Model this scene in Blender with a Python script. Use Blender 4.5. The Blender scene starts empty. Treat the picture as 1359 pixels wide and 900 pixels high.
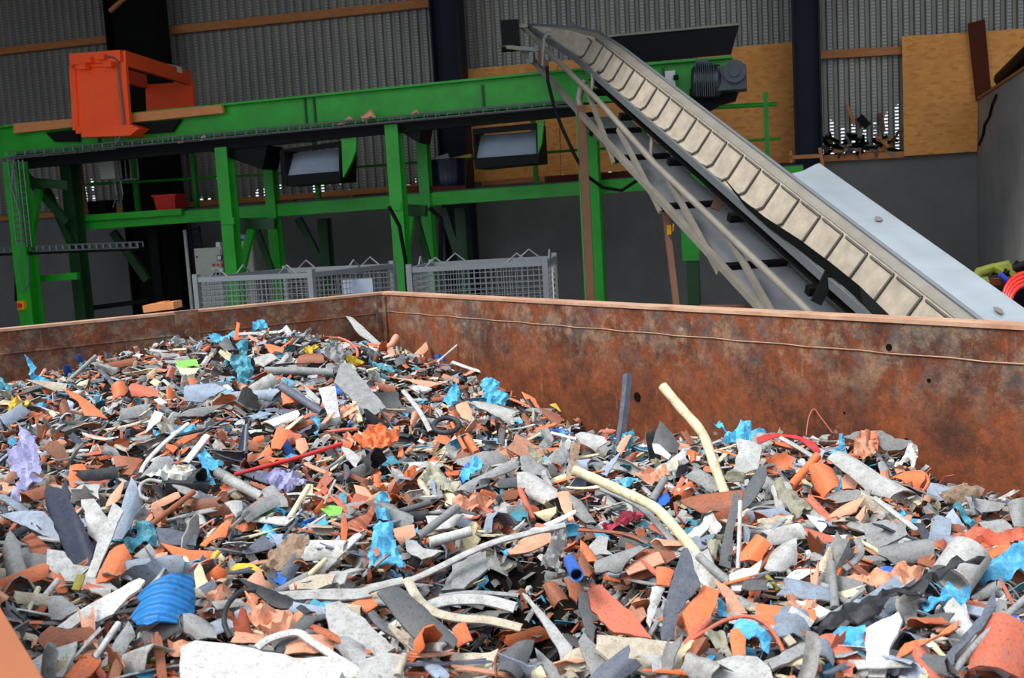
import bpy, bmesh, math, random
import numpy as np
from mathutils import Vector, Matrix, noise
rng = random.Random(7)
C = bpy.context.scene.collection
SC = bpy.context.scene

# ------------------------------------------------------------------ camera, sky, sun, exposure
W, H, F = 1359, 900, 1388.0
PITCH, ROLL, ZC = math.radians(6.47), math.radians(3.31), 2.40
_fw = np.array([0, math.cos(PITCH), -math.sin(PITCH)])
_up = np.array([0, math.sin(PITCH), math.cos(PITCH)])
_ri = np.array([1.0, 0, 0])
_U = _up * math.cos(ROLL) + _ri * math.sin(ROLL)
_R = _ri * math.cos(ROLL) - _up * math.sin(ROLL)
CAM = np.array([0, 0, ZC])
cam = bpy.data.cameras.new('camera')
cam.sensor_fit = 'HORIZONTAL'; cam.sensor_width = 36.0
cam.lens = F / W * 36.0
cam.clip_start = 0.05; cam.clip_end = 200
cam.dof.use_dof = True; cam.dof.focus_distance = 3.2; cam.dof.aperture_fstop = 11.0
camo = bpy.data.objects.new('camera', cam); C.objects.link(camo)
camo.matrix_world = Matrix(((_R[0], _U[0], -_fw[0], 0), (_R[1], _U[1], -_fw[1], 0), (_R[2], _U[2], -_fw[2], ZC), (0, 0, 0, 1)))
SC.camera = camo

wd = bpy.data.worlds.new('overcast_sky'); SC.world = wd; wd.use_nodes = True
_bg = wd.node_tree.nodes['Background']
_bg.inputs[0].default_value = (0.80, 0.90, 1.0, 1); _bg.inputs[1].default_value = 1.0
sun = bpy.data.lights.new('hazy_sun', 'SUN'); sun.energy = 3.0; sun.angle = math.radians(24); sun.color = (1.0, 0.97, 0.93)
suno = bpy.data.objects.new('hazy_sun', sun); C.objects.link(suno)
suno.rotation_euler = Vector((0.62, 0.42, -0.92)).to_track_quat('-Z', 'Y').to_euler()
SC.view_settings.view_transform = 'Standard'; SC.view_settings.look = 'None'
SC.view_settings.gamma = 1.0; SC.view_settings.use_curve_mapping = False
SC.view_settings.exposure = 0.42

# ------------------------------------------------------------------ geometry helpers
def ray(x, y): return (x - W / 2) / F * _R - (y - H / 2) / F * _U + _fw
def onz(x, y, z):
    d = ray(x, y); return CAM + d * ((z - ZC) / d[2])
def onplane(x, y, p0, n):
    d = ray(x, y); return CAM + d * (((np.asarray(p0) - CAM) @ n) / (d @ n))
def atdepth(x, y, d): return CAM + ray(x, y) * d
def proj(p):
    v = np.asarray(p, float) - CAM; z = v @ _fw
    return W / 2 + F * (v @ _R) / z, H / 2 - F * (v @ _U) / z, z
WA = math.radians(14.3)                       # the hall's back wall, its right end nearer
E = np.array([math.cos(WA), -math.sin(WA), 0]); N = np.array([math.sin(WA), math.cos(WA), 0]); ZU = np.array([0, 0, 1.0])
def bp(x, y, D): return onplane(x, y, (0, D, 0), N)
def nz(v):
    v = np.asarray(v, float); return v / max(1e-9, np.linalg.norm(v))

class MB:
    def __init__(s): s.v = []; s.f = []; s.m = []; s.mi = 0
    def add(s, vs, fs):
        b = len(s.v); s.v += [tuple(map(float, p)) for p in vs]
        for f in fs: s.f.append(tuple(b + i for i in f)); s.m.append(s.mi)
        return s
    def box(s, c, ax, ay, az):
        c = np.asarray(c, float); vs = [c + i * ax + j * ay + k * az for i in (-1, 1) for j in (-1, 1) for k in (-1, 1)]
        return s.add(vs, [(0, 1, 3, 2), (4, 6, 7, 5), (0, 4, 5, 1), (2, 3, 7, 6), (0, 2, 6, 4), (1, 5, 7, 3)])
    def bar(s, p, q, w, h, up=(0, 0, 1)):
        p = np.asarray(p, float); q = np.asarray(q, float); d = nz(q - p)
        sd = nz(np.cross(d, up)); u = np.cross(sd, d)
        return s.box((p + q) / 2, d * np.linalg.norm(q - p) / 2, sd * w / 2, u * h / 2)
    def tube(s, pts, r, n=8, cap=True):
        pts = [np.asarray(p, float) for p in pts]; k = len(pts); rs = r if hasattr(r, '__len__') else [r] * k
        ref = np.array([0.13, 0.21, 1.0]); vs = []; a = None
        for i, p in enumerate(pts):
            d = nz(pts[min(i + 1, k - 1)] - pts[max(i - 1, 0)])
            a = nz(np.cross(d, ref)) if a is None else nz(a - d * (a @ d)); b = np.cross(d, a)
            for j in range(n):
                t = 2 * math.pi * j / n; vs.append(p + rs[i] * (a * math.cos(t) + b * math.sin(t)))
        fs = [(i * n + j, i * n + (j + 1) % n, (i + 1) * n + (j + 1) % n, (i + 1) * n + j) for i in range(k - 1) for j in range(n)]
        if cap: fs += [tuple(range(n))[::-1], tuple((k - 1) * n + j for j in range(n))]
        return s.add(vs, fs)
    def pipe(s, p, q, r, t, n=16):
        p = np.asarray(p, float); q = np.asarray(q, float); d = nz(q - p); a = nz(np.cross(d, (0.1, 0.2, 1))); b = np.cross(d, a)
        vs = []
        for c, rr in ((p, r), (q, r), (q, r - t), (p, r - t)):
            for j in range(n):
                an = 2 * math.pi * j / n; vs.append(c + rr * (a * math.cos(an) + b * math.sin(an)))
        fs = [(i * n + j, i * n + (j + 1) % n, ((i + 1) % 4) * n + (j + 1) % n, ((i + 1) % 4) * n + j) for i in range(4) for j in range(n)]
        return s.add(vs, fs)
    def prism(s, poly, ext):
        n = len(poly); ext = np.asarray(ext, float); a = [np.asarray(p, float) for p in poly]
        return s.add(a + [p + ext for p in a], [tuple(range(n)), tuple(range(2 * n - 1, n - 1, -1))] + [(i, i + n, (i + 1) % n + n, (i + 1) % n) for i in range(n)])
    def ring(s, c, nrm, R, r, n=24, m=8, sq=1.0):
        nrm = nz(nrm); a = nz(np.cross(nrm, (0.1, 0.3, 1))); b = np.cross(nrm, a)
        pts = [c + R * (a * math.cos(2 * math.pi * i / n) + sq * b * math.sin(2 * math.pi * i / n)) for i in range(n)]
        vs = []
        for i, p in enumerate(pts):
            o = nz(p - c)
            for j in range(m):
                t = 2 * math.pi * j / m; vs.append(p + r * (o * math.cos(t) + nrm * math.sin(t)))
        return s.add(vs, [(i * m + j, i * m + (j + 1) % m, ((i + 1) % n) * m + (j + 1) % m, ((i + 1) % n) * m + j) for i in range(n) for j in range(m)])
    def sheet(s, rows, th):
        """rows: grid of points; a plate with thickness vector th (one vector)"""
        nr, nc = len(rows), len(rows[0]); th = np.asarray(th, float)
        a = [np.asarray(p, float) for r in rows for p in r]; o = nr * nc; fs = []
        for i in range(nr - 1):
            for j in range(nc - 1):
                q = (i * nc + j, i * nc + j + 1, (i + 1) * nc + j + 1, (i + 1) * nc + j); fs += [q, tuple(o + k for k in q[::-1])]
        bd = [j for j in range(nc)] + [i * nc + nc - 1 for i in range(1, nr)] + [(nr - 1) * nc + j for j in range(nc - 2, -1, -1)] + [i * nc for i in range(nr - 2, 0, -1)]
        fs += [(bd[k], o + bd[k], o + bd[(k + 1) % len(bd)], bd[(k + 1) % len(bd)]) for k in range(len(bd))]
        return s.add(a + [p + th for p in a], fs)

LOC = {}
def mkmesh(name, mb, mats, loc=(0, 0, 0), smooth=None):
    me = bpy.data.meshes.new(name); l = np.asarray(loc, float)
    me.from_pydata([tuple(np.asarray(v) - l) for v in mb.v], [], mb.f)
    for m in (mats if isinstance(mats, (list, tuple)) else [mats]): me.materials.append(m)
    if any(mb.m): me.polygons.foreach_set('material_index', mb.m)
    bm = bmesh.new(); bm.from_mesh(me); bmesh.ops.recalc_face_normals(bm, faces=bm.faces); bm.to_mesh(me); bm.free()
    if smooth:
        me.polygons.foreach_set('use_smooth', [True] * len(me.polygons)); me.set_sharp_from_angle(angle=math.radians(smooth))
    return me
def tag(o, label=None, cat=None, group=None, kind=None):
    if label: o['label'] = label
    if cat: o['category'] = cat
    if group: o['group'] = group
    if kind: o['kind'] = kind
    return o
def thing(name, loc, label, cat, group=None):
    o = bpy.data.objects.new(name, None); C.objects.link(o); o.location = tuple(map(float, loc)); o.empty_display_size = 0.1
    LOC[o] = np.asarray(loc, float); return tag(o, label, cat, group)
def part(parent, name, mb, mats, smooth=None, label=None, kind=None):
    o = bpy.data.objects.new(name, mkmesh(name, mb, mats, LOC[parent], smooth)); C.objects.link(o); o.parent = parent
    LOC[o] = LOC[parent]; return tag(o, label, kind=kind)
def single(name, mb, mats, label, cat, group=None, smooth=None, loc=None, kind=None):
    if loc is None:
        a = np.array(mb.v); loc = [(a[:, 0].min() + a[:, 0].max()) / 2, (a[:, 1].min() + a[:, 1].max()) / 2, a[:, 2].min()]
    o = bpy.data.objects.new(name, mkmesh(name, mb, mats, loc, smooth)); C.objects.link(o); o.location = tuple(loc)
    LOC[o] = np.asarray(loc, float); return tag(o, label, cat, group, kind)
def struct(name, mb, mats, smooth=None, parent=None):
    o = bpy.data.objects.new(name, mkmesh(name, mb, mats, (0, 0, 0), smooth)); C.objects.link(o); o.parent = parent
    LOC[o] = np.zeros(3)
    if not parent: o['kind'] = 'structure'
    return o

# ------------------------------------------------------------------ materials
def lin(c): return tuple(((x / 255) / 12.92 if x / 255 <= 0.04045 else ((x / 255 + 0.055) / 1.055) ** 2.4) for x in c) + (1,)
def nt(name):
    m = bpy.data.materials.new(name); m.use_nodes = True; t = m.node_tree; b = t.nodes['Principled BSDF']; return m, t, b
def nd(t, typ, **k):
    n = t.nodes.new(typ)
    for a, v in k.items():
        if a.startswith('i_'):
            n.inputs[int(a[2:]) if a[2:].isdigit() else a[2:]].default_value = v
        else: setattr(n, a, v)
    return n
def ramp(t, src, stops):
    r = t.nodes.new('ShaderNodeValToRGB'); cr = r.color_ramp
    while len(cr.elements) < len(stops): cr.elements.new(0.5)
    for e, (p, c) in zip(cr.elements, stops): e.position = p; e.color = c if len(c) == 4 else lin(c)
    t.links.new(src, r.inputs[0]); return r.outputs[0]
def mix(t, fac, a, b, mode='MIX'):
    n = t.nodes.new('ShaderNodeMix'); n.data_type = 'RGBA'; n.blend_type = mode
    for i, v in ((0, fac), (6, a), (7, b)):
        if hasattr(v, 'is_linked'): t.links.new(v, n.inputs[i])
        else: n.inputs[i].default_value = v
    return n.outputs[2]
def coords(t, scale=(1, 1, 1), kind='Object'):
    c = t.nodes.new('ShaderNodeTexCoord'); mp = t.nodes.new('ShaderNodeMapping'); mp.inputs['Scale'].default_value = scale
    t.links.new(c.outputs[kind], mp.inputs[0]); return mp.outputs[0]
def noi(t, vec, sc, det=4, rough=0.6):
    n = t.nodes.new('ShaderNodeTexNoise'); n.inputs['Scale'].default_value = sc; n.inputs['Detail'].default_value = det; n.inputs['Roughness'].default_value = rough
    t.links.new(vec, n.inputs['Vector']); return n.outputs[0]
def bump(t, b, h, st, dist=0.01):
    n = t.nodes.new('ShaderNodeBump'); n.inputs['Strength'].default_value = st; n.inputs['Distance'].default_value = dist
    t.links.new(h, n.inputs['Height']); t.links.new(n.outputs[0], b.inputs['Normal'])
W1, K0 = (1, 1, 1, 1), (0, 0, 0, 1)

def plastic(name, col, dirt=(120, 112, 100), amt=0.55, rough=0.5, vary=0.25, rib=0, bmp=0.25, sc=5.0, crease=False):
    m, t, b = nt(name); v = coords(t)
    oi = t.nodes.new('ShaderNodeObjectInfo')
    hs = t.nodes.new('ShaderNodeHueSaturation'); hs.inputs['Color'].default_value = lin(col)
    mr = nd(t, 'ShaderNodeMapRange', i_3=1 - vary, i_4=1 + vary); t.links.new(oi.outputs['Random'], mr.inputs[0]); t.links.new(mr.outputs[0], hs.inputs['Value'])
    off = t.nodes.new('ShaderNodeVectorMath'); off.operation = 'MULTIPLY_ADD'; t.links.new(v, off.inputs[0]); off.inputs[1].default_value = (1, 1, 1)
    cx = t.nodes.new('ShaderNodeCombineXYZ'); mu = nd(t, 'ShaderNodeMath', operation='MULTIPLY', i_1=37.0); t.links.new(oi.outputs['Random'], mu.inputs[0])
    t.links.new(mu.outputs[0], cx.inputs[0]); t.links.new(cx.outputs[0], off.inputs[2]); v2 = off.outputs[0]
    n1 = noi(t, v2, sc, 6, 0.65); f = ramp(t, n1, [(0.42, K0), (0.68, (amt, amt, amt, 1))])
    c = mix(t, f, hs.outputs[0], lin(dirt))
    n2 = noi(t, v2, sc * 5, 4, 0.75); f2 = ramp(t, n2, [(0.32, (.42, .38, .34, 1)), (0.47, W1)])
    c = mix(t, 0.85, c, mix(t, 1.0, c, f2, 'MULTIPLY'))
    if crease:
        n3 = noi(t, v2, sc * 2.2, 5, 0.8); c = mix(t, ramp(t, n3, [(0.5, K0), (0.66, (.6, .6, .6, 1))]), c, lin(tuple(int(x * .55 + 255 * .45) for x in col)))
    t.links.new(c, b.inputs['Base Color']); b.inputs['Roughness'].default_value = rough
    b.inputs['Specular IOR Level'].default_value = 0.35
    if rib:
        w = t.nodes.new('ShaderNodeTexWave'); w.wave_type = 'BANDS'; w.inputs['Scale'].default_value = rib; w.inputs['Distortion'].default_value = 0.6
        t.links.new(v, w.inputs['Vector']); bump(t, b, w.outputs['Fac'], 0.9, 0.008)
    else: bump(t, b, n2, bmp, 0.004)
    return m
PAL = dict(
    gl=((184, 184, 182), (120, 112, 100)), g=((146, 147, 147), (104, 98, 90)), gd=((84, 86, 90), (110, 106, 100)),
    sl=((82, 88, 104), (120, 120, 120)), gb=((150, 163, 182), (116, 116, 116)), k=((38, 40, 46), (80, 78, 76)), w=((214, 214, 212), (150, 142, 130)),
    o=((222, 112, 62), (172, 124, 100)), op=((224, 156, 124), (160, 130, 112)), ob=((150, 86, 58), (100, 74, 58)), ro=((204, 104, 78), (150, 112, 96)),
    b=((74, 176, 222), (90, 130, 150)), bt=((58, 142, 164), (90, 120, 124)), bb=((30, 98, 196), (60, 90, 130)), y=((214, 180, 46), (150, 130, 70)),
    cr=((222, 210, 172), (160, 146, 118)), v=((150, 148, 190), (110, 110, 140)), r=((208, 40, 44), (150, 80, 74)), gn=((128, 196, 84), (120, 140, 90)),
    be=((196, 184, 164), (132, 110, 84)), ol=((146, 136, 44), (110, 100, 60)), pk=((196, 66, 88), (130, 70, 70)))
MATF = {k: plastic('loose_plastic_' + k, a, d, vary=0.26, amt=0.68) for k, (a, d) in PAL.items()}     # unit-sized loose pieces
MAT = {k: plastic('plastic_' + k, a, d, vary=0.14, sc=42.0, crease=k in ('b', 'bt', 'bb', 'v')) for k, (a, d) in PAL.items()}
MAT['nv'] = plastic('navy_glossy_pipe', (40, 46, 66), (90, 90, 96), rough=.18, amt=.25, sc=30.0)
MAT['bu'] = plastic('ribbed_blue_pipe', (40, 128, 200), (60, 90, 110), rib=14)
MAT['obr'] = plastic('ribbed_terracotta', (170, 92, 62), (110, 80, 60), rib=12)
MAT['h'] = plastic('matted_fibre', (196, 192, 170), (130, 120, 96), bmp=1.0, sc=70)
MAT['hb'] = plastic('brown_fibre', (176, 150, 128), (104, 80, 60), bmp=1.0, sc=70)

def rust():
    m, t, b = nt('rusted_steel'); v = coords(t)
    n1 = noi(t, v, 2.2, 8, 0.7); c = ramp(t, n1, [(0.28, (58, 29, 12)), (0.42, (94, 46, 17)), (0.55, (132, 67, 28)), (0.66, (118, 68, 36)), (0.78, (86, 54, 34))])
    sx = t.nodes.new('ShaderNodeSeparateXYZ'); t.links.new(v, sx.inputs[0])
    hz = nd(t, 'ShaderNodeMapRange', i_1=1.70, i_2=1.92); t.links.new(sx.outputs[2], hz.inputs[0])
    n2 = noi(t, v, 9.0, 9, 0.8)
    mm = nd(t, 'ShaderNodeMath', operation='MULTIPLY'); t.links.new(hz.outputs[0], mm.inputs[0]); t.links.new(ramp(t, n2, [(0.45, K0), (0.55, (.55, .55, .55, 1))]), mm.inputs[1])
    c = mix(t, mm.outputs[0], c, ramp(t, noi(t, v, 14, 4), [(0.40, (72, 92, 100)), (0.58, (160, 142, 118))]))
    vs = coords(t, (1.0, 1.0, 0.12)); n3 = noi(t, vs, 26, 6, 0.7)
    c = mix(t, ramp(t, n3, [(0.62, K0), (0.74, (.45, .45, .45, 1))]), c, lin((180, 142, 112)))
    n4 = noi(t, v, 30, 8, 0.85); c = mix(t, 0.9, c, mix(t, 1.0, c, ramp(t, n4, [(0.30, (.28, .24, .22, 1)), (0.48, (.8, .78, .76, 1)), (0.64, (1.35, 1.22, 1.08, 1))]), 'MULTIPLY'))
    n7 = noi(t, v, 4.0, 8, 0.8); c = mix(t, ramp(t, n7, [(0.34, (.75, .75, .75, 1)), (0.46, K0)]), c, lin((48, 26, 18)))
    n5 = noi(t, v, 9, 3, 0.5); c = mix(t, ramp(t, n5, [(0.70, K0), (0.76, (.7, .7, .7, 1))]), c, lin((196, 178, 158)))
    vl = coords(t, (0.5, 0.5, 9.0)); n6 = noi(t, vl, 7, 6, 0.8); c = mix(t, ramp(t, n6, [(0.64, K0), (0.69, (.35, .35, .35, 1))]), c, lin((190, 140, 100)))
    t.links.new(c, b.inputs['Base Color']); b.inputs['Roughness'].default_value = 0.72; bump(t, b, n4, 0.5, 0.006); return m
RUST = rust()
def simple(name, col, col2=None, sc=3.0, rough=0.6, metal=0.0, bmp=0.15, strength=0.5, stretch=(1, 1, 1)):
    m, t, b = nt(name); v = coords(t, stretch); n = noi(t, v, sc, 6, 0.65); c2 = lin(col2 or tuple(int(x * 0.55) for x in col))
    c = mix(t, ramp(t, n, [(0.35, K0), (0.75, (strength,) * 3 + (1,))]), lin(col), c2)
    t.links.new(c, b.inputs['Base Color']); b.inputs['Roughness'].default_value = rough; b.inputs['Metallic'].default_value = metal
    bump(t, b, noi(t, v, sc * 9, 3), bmp, 0.004); return m
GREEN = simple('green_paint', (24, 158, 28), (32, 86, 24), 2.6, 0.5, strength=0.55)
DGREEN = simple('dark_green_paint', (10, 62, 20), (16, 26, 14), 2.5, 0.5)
BLACK = simple('black_steel', (11, 12, 12), (20, 19, 17), 3, 0.55)
NAVY = simple('blue_black_column_paint', (34, 38, 54), (20, 20, 24), 2, 0.5)
ORANGE = simple('signal_orange_paint', (255, 84, 12), (232, 56, 12), 2, 0.45, strength=0.4)
RED = simple('red_plastic', (206, 34, 18), None, 3, 0.4)
TIMBER = simple('raw_timber', (206, 132, 76), (140, 82, 46), 4, 0.7, stretch=(1, 1, 6))
DTIMBER = simple('dark_timber', (92, 44, 26), (50, 26, 18), 4, 0.7)
CONC = simple('concrete', (130, 128, 126), (96, 94, 92), 0.8, 0.85, strength=0.8)
CONCL = simple('pale_concrete', (172, 170, 168), (132, 130, 128), 1.2, 0.85, strength=0.8)
GALV = simple('galvanised_steel', (112, 116, 120), (104, 106, 108), 5, 0.45, 0.35)
STEEL = simple('weathered_conveyor_steel', (138, 132, 122), (92, 84, 74), 4, 0.55, 0.2)
DSTEEL = simple('dark_guard_sheet', (134, 136, 142), (96, 96, 100), 2, 0.45, 0.3)
BELT = simple('dusty_belt', (170, 158, 140), (126, 116, 102), 7, 0.8, strength=0.8)
RIBM = simple('belt_rib_rubber', (84, 80, 74), (60, 56, 52), 7, 0.8)
SILVER = simple('bright_sheet_metal', (160, 168, 174), (128, 132, 134), 1.6, 0.32, 0.3, bmp=0.05, strength=0.5, stretch=(1, 1, 4))
CABG = simple('cabinet_grey_paint', (168, 170, 160), (130, 130, 122), 3, 0.5)
SCREEN = simple('grey_chute_sheet', (150, 160, 176), (110, 116, 130), 2, 0.4)
MOTOR = simple('dark_motor_paint', (48, 58, 66), (20, 22, 24), 5, 0.4)
YEL = simple('yellow_plastic', (226, 160, 20), None, 5, 0.4)
BLUE = simple('blue_plastic', (30, 60, 170), None, 5, 0.4)
DBLUE = simple('dark_blue_plastic', (16, 26, 58), (10, 14, 26), 3, 0.3)
WHITEP = simple('white_paint', (214, 214, 208), (150, 150, 146), 4, 0.5)
BROWNST = simple('rusty_brown_steel', (112, 74, 54), (72, 50, 40), 6, 0.7)
RIMM = simple('worn_rim', (196, 158, 130), (150, 92, 66), 8, 0.6, strength=0.9)
DARKH = simple('dark_heap_underlayer', (36, 31, 28), (16, 14, 13), 60, 0.95, bmp=1.0)  # dark tone paints in the deep shade between the pieces
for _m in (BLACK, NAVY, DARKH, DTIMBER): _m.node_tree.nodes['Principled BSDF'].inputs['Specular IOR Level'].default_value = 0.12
def osb():
    m, t, b = nt('osb_board'); v = coords(t, (1, 1, 1)); vo = nd(t, 'ShaderNodeTexVoronoi', i_Scale=22.0); vo.feature = 'F1'
    vs = coords(t, (9, 9, 26)); t.links.new(vs, vo.inputs['Vector']); vo.inputs['Scale'].default_value = 1.0
    c = ramp(t, vo.outputs['Color'], [(0.0, (226, 134, 58)), (0.35, (246, 164, 80)), (0.7, (252, 178, 94)), (1.0, (234, 146, 66))])
    n = noi(t, v, 1.5, 5); c = mix(t, ramp(t, n, [(0.4, K0), (0.7, (.5, .5, .5, 1))]), c, lin((218, 136, 68)))
    n2 = noi(t, vs, 1.6, 3); c = mix(t, ramp(t, n2, [(0.68, K0), (0.76, (.7, .7, .7, 1))]), c, lin((150, 86, 42)))
    t.links.new(c, b.inputs['Base Color']); b.inputs['Roughness'].default_value = 0.7; return m
OSB = osb()
def cladding():
    m, t, b = nt('perforated_cladding'); tc = t.nodes.new('ShaderNodeTexCoord'); sx = t.nodes.new('ShaderNodeSeparateXYZ'); t.links.new(tc.outputs['Object'], sx.inputs[0])
    def M(op, a, bb=None, cc=None):
        n = nd(t, 'ShaderNodeMath', operation=op)
        for i, v in enumerate((a, bb, cc)):
            if v is None: continue
            if hasattr(v, 'is_linked'): t.links.new(v, n.inputs[i])
            else: n.inputs[i].default_value = v
        return n.outputs[0]
    X, Z = sx.outputs[0], sx.outputs[2]
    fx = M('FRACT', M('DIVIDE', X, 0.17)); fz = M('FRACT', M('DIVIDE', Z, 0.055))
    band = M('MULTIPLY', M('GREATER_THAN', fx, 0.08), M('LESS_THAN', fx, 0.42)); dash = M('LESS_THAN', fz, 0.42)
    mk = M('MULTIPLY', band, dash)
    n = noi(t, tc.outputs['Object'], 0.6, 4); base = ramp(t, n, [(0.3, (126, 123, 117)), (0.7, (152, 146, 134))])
    c = mix(t, mk, base, lin((176, 178, 178)))  # paler dashes painted in for daylight showing through the perforations
    t.links.new(c, b.inputs['Base Color']); b.inputs['Roughness'].default_value = 0.5; b.inputs['Metallic'].default_value = 0.2
    # real holes where daylight leaks through, mostly low on the sheets
    n2 = noi(t, tc.outputs['Object'], 1.7, 3); lo = nd(t, 'ShaderNodeMapRange', i_1=5.2, i_2=3.0); t.links.new(Z, lo.inputs[0])
    th = M('GREATER_THAN', M('MULTIPLY', n2, lo.outputs[0]), 0.47)
    box = M('MULTIPLY', M('MULTIPLY', M('GREATER_THAN', X, 5.55), M('LESS_THAN', X, 6.7)), M('LESS_THAN', M('MULTIPLY_ADD', n2, -2.6, Z), 2.45))
    hole = M('MULTIPLY', M('MULTIPLY', mk, M('MAXIMUM', th, box)), 1.0)
    tr = t.nodes.new('ShaderNodeBsdfTransparent'); ms = t.nodes.new('ShaderNodeMixShader')
    t.links.new(hole, ms.inputs[0]); t.links.new(b.outputs[0], ms.inputs[1]); t.links.new(tr.outputs[0], ms.inputs[2])
    t.links.new(ms.outputs[0], t.nodes['Material Output'].inputs[0]); return m
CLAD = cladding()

# ================================================================== HALL
DW = 18.9
mb = MB(); mb.box((0, 9, -0.05), np.array([16, 0, 0]), np.array([0, 17, 0]), np.array([0, 0, 0.05])); struct('floor', mb, CONC)
O_ = np.array([0, DW, 0.0])
sB = (bp(680, 238, DW))[2]           # sill height
mb = MB(); mb.box(O_ + N * 0.1 + ZU * sB / 2, E * 15, N * 0.1, ZU * sB / 2); struct('wall_back', mb, CONC)
# corrugated, perforated cladding in its own frame (local x runs along the wall)
mb = MB(); xs = []; k0 = -80
for k in range(-80, 85):
    for a, d in ((0.0, 0.0), (0.45, 0.0), (0.58, 0.045), (0.88, 0.045)): xs.append(((k + a) * 0.17, d))
zt = 9.5
for i, (x, d) in enumerate(xs): mb.v += [(x, d, sB - 0.02), (x, d, zt)]
for i in range(len(xs) - 1): mb.f.append((2 * i, 2 * i + 2, 2 * i + 3, 2 * i + 1)); mb.m.append(0)
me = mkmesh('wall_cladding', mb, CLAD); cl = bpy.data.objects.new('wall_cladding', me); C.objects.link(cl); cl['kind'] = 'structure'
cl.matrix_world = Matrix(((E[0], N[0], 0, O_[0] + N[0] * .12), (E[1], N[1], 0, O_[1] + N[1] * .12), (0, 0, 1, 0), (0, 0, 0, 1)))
# roof and side wall: the hall is open to the daylight behind the camera
mb = MB(); mb.box(np.array([0, 17.75, 7.6]), np.array([17, 0, 0]), np.array([0, 7.0, 0]), np.array([0, 0, 0.08])); struct('ceiling', mb, BLACK)
mb = MB(); mb.box(np.array([-13.5, 15, 3.8]), np.array([.1, 0, 0]), np.array([0, 8.5, 0]), np.array([0, 0, 3.8])); struct('wall_left', mb, CONC)
mb = MB(); mb.box(np.array([11.5, 13, 3.8]), np.array([.1, 0, 0]), np.array([0, 7, 0]), np.array([0, 0, 3.8])); struct('wall_right', mb, CONC)

def railbar(name, a, b, D, w, h, mat, label=None, cat=None, group=None):
    m_ = MB(); m_.bar(bp(*a, D), bp(*b, D), w, h); return m_
for i, (a, b, D, hh) in enumerate((((-40, 73), (143, 52), DW - .04, .13), ((213, 42), (571, 4), DW - .04, .15), ((1087, 73), (1197, 67), DW - .04, .13),
                                   ((-40, 293), (190, 276), DW - .1, .10), ((205, 275), (600, 245), DW - .1, .10), ((640, 243), (800, 232), DW - .1, .09), ((1086, 211), (1200, 205), DW - .1, .10),
                                   ((1300, 203), (1320, 202), DW - .1, .1))):
    struct('trim_%d' % (i + 1), railbar('t', a, b, D, .08, hh, TIMBER), TIMBER)
# steel columns: H sections standing in front of the wall
def column(n, x0, x1, D, web):
    a = bp(x0, 0, D); b = bp(x1, 0, D); w = (b - a) @ E; c = (a + b) / 2; h = 7.6; m_ = MB()
    base = np.array([c[0], c[1], h / 2])
    m_.box(base - E * (w / 2 - .015), E * .015, N * .2, ZU * h / 2); m_.box(base + E * (w / 2 - .015), E * .015, N * .2, ZU * h / 2)
    m_.box(base + N * .02, E * (w / 2 - .02), N * .012, ZU * h / 2); struct('trim_column_%d' % n, m_, web)
column(1, 144, 213, 18.2, BLACK); column(2, 573, 611, 18.2, NAVY); column(3, 1050, 1087, 18.2, NAVY)
# strand boards screwed to the girts
def board(poly, D, label, name='osb_sheet', mat=OSB, th=.02, cat='board', group=None):
    m_ = MB(); m_.prism([bp(x, y, D) for x, y in poly], N * th); return single(name, m_, mat, label, cat, group)
board([(617, 92), (740, 81), (744, 232), (627, 242)], DW - .18, 'strand board on the back wall just right of the middle steel column')
board([(741, 81), (868, 71), (872, 224), (745, 232)], DW - .18, 'strand board seen behind the brown leg of the inclined conveyor')
board([(925, 66), (1051, 56), (1057, 215), (930, 222)], DW - .18, 'strand board behind the black drive motor and green guard rail')
board([(1197, 48), (1300, 42), (1297, 201), (1200, 207)], DW - .18, 'strand board right of the broken cladding opening')
board([(1301, 42), (1420, 33), (1420, 122), (1298, 131)], DW - .18, 'strand board behind the partition wall at the right edge')
m_ = MB(); m_.prism([bp(1285, 31, DW - .3), bp(1307, 25, DW - .3), bp(1316, 127, DW - .3), bp(1296, 134, DW - .3)], N * .06)
single('timber_plank', m_, DTIMBER, 'short dark plank nailed upright onto the right strand boards', 'plank')
m_ = MB(); m_.bar(bp(146, 15, 17.5), bp(167, -4, 17.5), .06, .06); single('timber_batten', m_, TIMBER, 'short pale batten slanting at the top of the black column', 'plank')
# partition wall at right, perpendicular to the back wall
pz = bp(1296, 135, DW)[2]; P0 = bp(1297, 300, DW)
m_ = MB(); L_ = 4.6; c0 = np.array([P0[0], P0[1], 0]); th = .45
poly = [c0 + ZU * 0, c0 - N * L_, c0 - N * L_ + ZU * (pz + .12), c0 + ZU * pz]
m_.prism(poly, E * th); struct('wall_partition', m_, CONCL)
m_ = MB(); m_.bar(c0 - N * .25 + ZU * (pz + .026) + E * .1, c0 - N * L_ + ZU * (pz + .139) + E * .1, .28, .03); single('capping_strip', m_, TIMBER, 'thin timber strip along the top of the partition wall', 'strip')
m_ = MB(); q = [c0 - N * 1.3 + ZU * (pz + .2) + E * .12, c0 - N * 4.0 + ZU * (pz + .42) + E * .12]; m_.tube(q, .11, 14); pp = single('black_pipe', m_, BLACK, 'black pipe lying on top of the partition wall', 'pipe', smooth=40)
m_ = MB(); cr = [bp(1322, 127, 0)] if False else None
crk = [(1323, 127), (1318, 138), (1315, 152), (1308, 165), (1306, 178), (1300, 192)]
m_ = MB(); pts = [onplane(x, y, c0 - E * .006, E) for x, y in crk]; m_.tube(pts, .03, 6); part_ = struct('trim_crack', m_, BLACK)
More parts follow.
